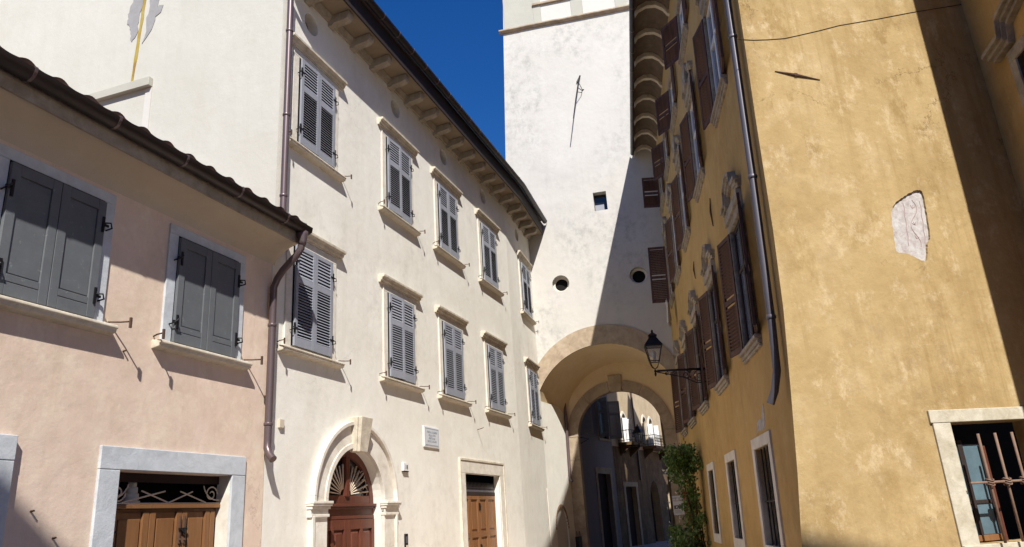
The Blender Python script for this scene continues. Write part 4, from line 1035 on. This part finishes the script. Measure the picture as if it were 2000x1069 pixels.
# ================================================================== street beyond the passage
gh = thing('grey_house', 'plain grey plastered house in shade just beyond the passage', 'house', GM)
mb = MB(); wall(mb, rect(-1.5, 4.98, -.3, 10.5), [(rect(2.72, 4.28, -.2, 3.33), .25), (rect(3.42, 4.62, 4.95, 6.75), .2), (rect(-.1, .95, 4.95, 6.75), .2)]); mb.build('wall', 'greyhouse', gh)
MB().add([(-1.5, 0, 10.5), (4.98, 0, 10.5), (4.98, 7, 12.5), (-1.5, 7, 12.5)], [(0, 1, 2, 3)]).build('roof', 'tile', gh)
dr = MB().box(2.5, 2.72, -.03, .02, 0, 3.33).box(4.28, 4.5, -.03, .02, 0, 3.33).box(2.5, 4.5, -.032, .02, 3.33, 3.6).build('door_surround', 'arch', gh)
MB().box(2.72, 4.28, .2, .25, 0, 3.33).build('door', 'brownroom', dr)
for xa, xb in ((3.42, 4.62), (-.1, .95)):
    w_ = MB().box(xa - .12, xa, -.03, .02, 4.9, 6.8).box(xb, xb + .12, -.03, .02, 4.9, 6.8).box(xa - .12, xb + .12, -.06, .02, 4.83, 4.92).build('window', 'arch', gh)
    MB().box(xa, xb, .12, .15, 4.95, 6.75).build('pane', 'glass_dark', w_)
    l1 = make_louvre_leaf(.60, 1.78, 0).build('shutter', 'louvre', w_); l1.location = (xa - .02, -.06, 4.95); l1.rotation_euler = (0, 0, rad(180 + 75))
    l2 = dup(l1, w_); l2.location = (xb + .02, -.06, 4.95); l2.rotation_euler = (0, 0, rad(-55))
oh = thing('weathered_house', 'weathered ochre house with twin arched windows seen through the passage', 'house', GM @ Matrix.Translation((5.0, 0, 0)))
def pointed(cx, zs, r, zb, n=10):
    """slightly pointed arch outline"""
    R_ = r * 1.25; c1 = R_ - r
    a = math.acos(c1 / R_)
    right = [(cx - c1 + R_ * math.cos(a * i / n), zs + R_ * math.sin(a * i / n)) for i in range(n + 1)]
    left = [(cx + c1 - R_ * math.cos(a * i / n), zs + R_ * math.sin(a * i / n)) for i in range(n, -1, -1)]
    return [(cx + r, zb)] + right + left[1:] + [(cx - r, zb)]
mb = MB()
bif = [(1.95, 6.0, .30), (5.25, 6.12, .30), (6.35, 6.12, .30)]
hs = [(rect(1.17, 2.68, -.2, 2.78), .25), (pointed(5.7, 2.2, .75, -.2), .4), (pointed(8.6, 2.2, .75, -.2), .4)]
hs += [(pointed(c, zs, r, 5.0), .2) for c, zs, r in bif] + [(pointed(1.30, 6.0, .22, 5.0), .2)]
wall(mb, rect(-.02, 16, -.3, 9.6), hs); mb.build('wall', 'oldochre', oh)
wall(MB(), rect(-.02, 16, -.3, 4.66), [(rect(1.17, 2.68, -.2, 2.78), .02), (pointed(5.7, 2.2, .75, -.2), .02), (pointed(8.6, 2.2, .75, -.2), .02)], -.012).build('lower_wall', 'lowbrown', oh)  # darker lower storey, part of its shade put into the colour
MB().add([(-.02, -.5, 9.4), (16, -.5, 9.4), (16, 7, 12), (-.02, 7, 12)], [(0, 1, 2, 3)]).build('roof', 'tile', oh)
dr = MB().box(.9, 1.17, -.04, .02, 0, 2.78).box(2.68, 2.95, -.04, .02, 0, 2.78).box(.85, 3.0, -.045, .02, 2.78, 3.0).build('door_surround', 'arch', oh)
MB().box(1.17, 2.68, .2, .25, 0, 2.78).build('door', 'brownroom', dr)
for c in (5.7, 8.6): MB().box(c - .76, c + .76, .38, .42, 0, 3.2).build('dark_archway', 'dark', oh)
for c, zs, r in bif + [(1.30, 6.0, .22)]:
    w_ = MB(); o1 = pointed(c, zs, r, 5.0); o2 = pointed(c, zs, r + .10, 5.0)
    n = len(o1); w_.add([(p[0], -.05, p[1]) for p in o1 + o2] + [(p[0], .02, p[1]) for p in o1 + o2],
                        [(i, i + 1, n + i + 1, n + i) for i in range(n - 1)] + [(2 * n + n + i, 2 * n + n + i + 1, n + i + 1, n + i) for i in range(n - 1)] + [(i, i + 1, 2 * n + i + 1, 2 * n + i) for i in range(n - 1)])
    w_ = w_.build('arched_window', 'limewhite', oh)
    MB().prism([(c - r, 5.0), (c + r, 5.0), (c + r, zs), (c + r * .5, zs + r * .8), (c, zs + r * 1.1), (c - r * .5, zs + r * .8), (c - r, zs)], .17, .19).build('pane', 'glass_dark', w_)
    lf = make_louvre_leaf(.27, 1.2, 0).build('shutter', 'white_paint', w_); lf.location = (c + r + .02, -.06, 4.9); lf.rotation_euler = (0, 0, rad(-48))
    l2 = dup(lf, w_); l2.location = (c - r - .02, -.06, 4.9); l2.rotation_euler = (0, 0, rad(180 + 40))
for x0, x1 in ((.9, 2.7), (4.6, 7.6)):
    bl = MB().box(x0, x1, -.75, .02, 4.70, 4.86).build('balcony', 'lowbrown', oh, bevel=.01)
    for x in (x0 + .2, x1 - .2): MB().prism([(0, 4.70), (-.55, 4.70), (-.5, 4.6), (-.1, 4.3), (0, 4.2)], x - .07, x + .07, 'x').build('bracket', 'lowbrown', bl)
    r_ = MB()
    r_.tube([(x0 + .03, 0, 5.42), (x0 + .03, -.70, 5.42), (x1 - .03, -.70, 5.42), (x1 - .03, 0, 5.42)], .018, 5); r_.tube([(x0 + .03, 0, 4.95), (x0 + .03, -.70, 4.95), (x1 - .03, -.70, 4.95), (x1 - .03, 0, 4.95)], .014, 5)
    x = x0 + .1
    while x < x1 - .05:
        r_.tube([(x, -.70, 4.86), (x, -.70, 5.42)], .010, 4); r_.tube([(x + .07 + .055 * math.cos(t), -.70, 5.18 + .1 * math.sin(t)) for t in [2 * PI * q / 8 for q in range(8)]], .008, 4, closed=True); x += .14
    for y in (-.15, -.3, -.45, -.6):
        for xe in (x0 + .03, x1 - .03): r_.tube([(xe, y, 4.86), (xe, y, 5.42)], .010, 4)
    r_.build('railing', 'iron', bl)
downpipe([(3.45, -.08, 9.3), (3.45, -.08, 3.1)], .05, 'pipe', oh)
make_lamp('small black lantern in front of the weathered house beyond the passage', GM @ Matrix.Translation((6.1, 0, 4.66)), 1.0)
sb = thing('sign_bracket', 'dark triangular iron bracket on the grey house inside the small arch', 'bracket', GM @ Matrix.Translation((.45, 0, 4.6)))
MB().tube([(0, 0, .22), (.12, -.62, .06), (0, 0, -.22)], .022, 6).tube([(0, 0, .25), (0, 0, -.25)], .02, 6).build('rods', 'iron', sb)
row = thing('terrace_house', 'ochre terrace house standing behind the tower on the right', 'house', Matrix.Translation((10, 32, 0)))
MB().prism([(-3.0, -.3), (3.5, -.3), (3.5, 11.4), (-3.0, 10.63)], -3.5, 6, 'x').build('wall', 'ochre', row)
MB().prism([(-3.3, 10.6), (3.6, 11.42), (3.6, 11.5), (-3.3, 10.7)], -3.6, 6.2, 'x').build('roof', 'tile', row)

bh = thing('gabled_house', 'tall gabled house standing behind the viewer across the square', 'house', Matrix.Translation((0, -8.5, 0)))
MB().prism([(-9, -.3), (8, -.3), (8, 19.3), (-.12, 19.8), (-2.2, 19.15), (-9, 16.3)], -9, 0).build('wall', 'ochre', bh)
MB().prism([(8.3, 19.27), (-.12, 19.82), (-2.2, 19.17), (-9.3, 16.1), (-9.3, 16.2), (-2.2, 19.28), (-.12, 19.93), (8.3, 19.4)], -9.2, -.15).build('roof', 'tile', bh)

# ================================================================== small things by the passage
nt_ = thing('notice_sign', 'small white notice with black and red words on passage pier', 'sign', IP @ Matrix.Translation((4.16, -.09, 1.72)))
MB().box(-.20, .20, -.012, 0, -.36, .36).build('board', 'white_paint', nt_, bevel=.004)
text_mesh('black_line', 'ATTENZIONE', .062, 'black', nt_, (0, -.014, .27))
text_mesh('red_line', 'MACCHINE!', .064, 'red', nt_, (0, -.014, .17))
MB().box(-.17, .17, -.0145, -.012, -.14, .0).build('grey_panel', 'zinc', nt_)
for i in range(3): MB().box(-.15, .12, -.0145, -.012, -.20 - .045 * i, -.185 - .045 * i).build('small_print', 'ink', nt_)
mi = thing('traffic_mirror', 'round grey traffic mirror seen from behind beside the passage', 'mirror', IP @ Matrix.Translation((3.98, -.12, 3.30)) @ Matrix.Rotation(rad(38), 4, 'Z'))
MB().lathe([(.0, .05), (.20, .04), (.33, .0), (.345, -.02), (.33, -.03)], 28, (0, 0, 0), 'y').build('disc', 'mirror', mi, smooth=True)
MB().tube([(0, .04, 0), (.05, .14, 0), (.18, .16, 0)], .02, 6).build('arm', 'zinc', mi)
bg = thing('shopping_bag', 'black paper bag with loop handles at the passage pier', 'bag', PL @ Matrix.Translation((2.1, -.28, .42)))
MB().prism([(-.17, 0), (.17, 0), (.18, .44), (-.18, .44)], -.07, .07).build('bag_body', 'bag', bg, bevel=.006)
for y in (-.05, .05): MB().tube([(-.08 + .16 * i / 10, y, .43 + .19 * math.sin(PI * i / 10) ** .7) for i in range(11)], .008, 5).build('handle', 'bag', bg)
st_ = thing('guard_stone', 'low block of worn stone under the black bag', 'guard stone', PL @ Matrix.Translation((2.1, -.28, 0)))
MB().prism([(-.26, -.02), (.26, -.02), (.24, .36), (.18, .42), (-.18, .42), (-.24, .36)], -.2, .2).build('block', 'arch', st_, bevel=.02)
rbd = thing('red_board', 'narrow upright red board half hidden behind the climbing plant', 'board', Y1M @ Matrix.Translation((3.2, -.28, 0)))
MB().box(-.03, .03, -.06, .06, 0, 1.1).build('post', 'rust', rbd)
MB().box(-.022, .022, -.10, .10, 1.1, 2.05).build('board', 'redboard', rbd, bevel=.004)
# climbing plant: trunk, stems and many small leaves against the wall
vine = thing('climbing_plant', 'bushy green climbing plant with white blossoms on the ochre wall', 'plant', Y1M @ Matrix.Translation((5.2, 0, 0)))
stems = MB(); tips = []
for k in range(9):
    x, y = random.uniform(-.25, .25), random.uniform(-.35, -.1); pts = []
    tx, ty = random.uniform(-.5, .5), random.uniform(-.75, -.15)
    for i in range(14):
        t = i / 13; pts.append((x + (tx - x) * t ** 1.5 + .05 * math.sin(5 * t + k), y + (ty - y) * t ** 2 + .05 * math.cos(6 * t + 2 * k), 2.95 * t))
    stems.tube(pts, [.022 * (1 - .6 * i / 13) for i in range(14)], 5); tips.append(pts)
stems.build('stem', 'bark', vine)
lv = MB(); fl = MB()
def leaf(mb, p, s, flat=False):
    n = Vector((random.gauss(0, 1), random.gauss(-.6, 1), random.gauss(.6, .8))).normalized()
    a = n.cross(Vector((random.random() - .5, random.random() - .5, -1))).normalized(); b_ = n.cross(a)
    k_ = random.uniform(.65, 1.35); w, l = s * k_ * random.uniform(.3, .45), s * k_ * random.uniform(.8, 1.2); p = Vector(p)
    q = [p - b_ * l * .5, p + a * w - b_ * .05 * l + n * .08 * l, p + b_ * l * .5 - n * .05 * l, p - a * w - b_ * .05 * l + n * .08 * l]
    mb.add(q, [(0, 1, 2), (0, 2, 3)])
def clump(c, r, n, s=.075):
    for _ in range(n):
        d = Vector((random.gauss(0, 1), random.gauss(0, 1), random.gauss(0, 1))); d.normalize(); d *= random.random() ** .45
        p = (c[0] + d.x * r[0], min(-.02, c[1] + d.y * r[1]), max(.03, c[2] + d.z * r[2])); leaf(lv, p, s)
for _ in range(20): clump((random.uniform(-.6, .6), random.uniform(-.80, -.12), random.uniform(2.55, 3.12)), (.30, .22, .20), 120)
for _ in range(9): clump((random.uniform(-.5, .5), random.uniform(-.85, -.5), random.uniform(2.35, 2.8)), (.25, .16, .22), 75)
for _ in range(14): clump((random.uniform(-.45, .45), random.uniform(-.55, -.08), random.uniform(1.1, 2.45)), (.26, .17, .24), 70, .075)
for _ in range(26): clump((random.uniform(-.65, .65), random.uniform(-.95, -.12), random.uniform(.1, 1.0)), (.28, .20, .22), 75, .085)
for pts in tips:
    for p in pts[3:]:
        for _ in range(9): leaf(lv, (p[0] + random.gauss(0, .07), min(-.02, p[1] + random.gauss(0, .06)), p[2] + random.gauss(0, .07)), .065)
sh = MB()
for k in range(16):
    p = Vector((random.uniform(-.5, .5), random.uniform(-.8, -.15), random.choice((random.uniform(2.7, 3.2), random.uniform(1.0, 2.4), random.uniform(.7, 1.1)))))
    d = Vector((random.gauss(0, .5), random.gauss(-.25, .5), random.uniform(.1, 1))).normalized(); pts = [p]
    for q in range(7):
        d = (d + Vector((random.gauss(0, .25), random.gauss(0, .25), -.12))).normalized(); n_p = pts[-1] + d * .075; n_p.y = min(n_p.y, -.03); pts.append(n_p)
        leaf(lv, n_p + Vector((random.gauss(0, .02), random.gauss(0, .02), 0)), random.uniform(.05, .11))
    sh.tube(pts, .006, 4)
sh.build('shoot', 'bark', vine)
lv.build('leaves', 'leaf', vine)
for _ in range(46):
    p = (random.uniform(-.5, .5), random.uniform(-1.0, -.5), random.choice((random.uniform(2.25, 2.6), random.uniform(.5, 1.1), random.uniform(1.2, 2.2))))
    for _ in range(4): leaf(fl, (p[0] + random.gauss(0, .02), p[1] + random.gauss(0, .02), p[2] + random.gauss(0, .02)), .05)
fl.build('blossoms', 'flower', vine)

# ================================================================== light, sky, camera
def ldir():
    x = Vector((math.sin(rad(A_L)), math.cos(rad(A_L)), 0)); y = Vector((-math.cos(rad(A_L)), math.sin(rad(A_L)), 0))
    return (x * .86 - Vector((0, 0, 1)) + y * .475).normalized()
LD = ldir(); SUN = -LD
elev = math.asin(SUN.z); azim = math.atan2(SUN.x, SUN.y)
sl = bpy.data.lights.new('sun', 'SUN'); sl.energy = SUN_E = 5.0; sl.angle = rad(.53); sl.color = (1.0, .965, .91)
so = bpy.data.objects.new('sun', sl); COL.objects.link(so); so.rotation_euler = LD.to_track_quat('-Z', 'Y').to_euler(); so.location = (0, 0, 40)
w = bpy.data.worlds.new('World'); S.world = w; w.use_nodes = True; nt = w.node_tree
bgn = nt.nodes['Background']; sky = nt.nodes.new('ShaderNodeTexSky'); sky.sky_type = 'NISHITA'; sky.sun_disc = False
sky.sun_elevation = elev; sky.sun_rotation = azim; sky.altitude = 300; sky.air_density = 1.0; sky.dust_density = .3; sky.ozone_density = 5.0
hs_ = nt.nodes.new('ShaderNodeHueSaturation'); hs_.inputs['Saturation'].default_value = 1.3; hs_.inputs['Hue'].default_value = .512; nt.links.new(sky.outputs[0], hs_.inputs['Color']); nt.links.new(hs_.outputs[0], bgn.inputs[0]); bgn.inputs[1].default_value = .08
cam = bpy.data.cameras.new('camera'); co = bpy.data.objects.new('camera', cam); COL.objects.link(co); S.camera = co
cam.sensor_width = 36; cam.lens = 36 * 1450 / 2000; cam.clip_start = .05; cam.clip_end = 600
pi_, ro_ = rad(18.29986), rad(-3.81668)
f = Vector((0, math.cos(pi_), math.sin(pi_))); u = Vector((0, -math.sin(pi_), math.cos(pi_))); r = Vector((1, 0, 0))
R1 = r * math.cos(ro_) + u * math.sin(ro_); U1 = -r * math.sin(ro_) + u * math.cos(ro_)
m = Matrix.Identity(4)
for i in range(3): m[i][0], m[i][1], m[i][2], m[i][3] = R1[i], U1[i], -f[i], (0, 0, 1.6)[i]
co.matrix_world = m
S.view_settings.view_transform = 'Standard'; S.view_settings.look = 'None'; S.view_settings.exposure = .65; S.view_settings.gamma = 1
S.cycles.max_bounces = 10; S.cycles.diffuse_bounces = 8
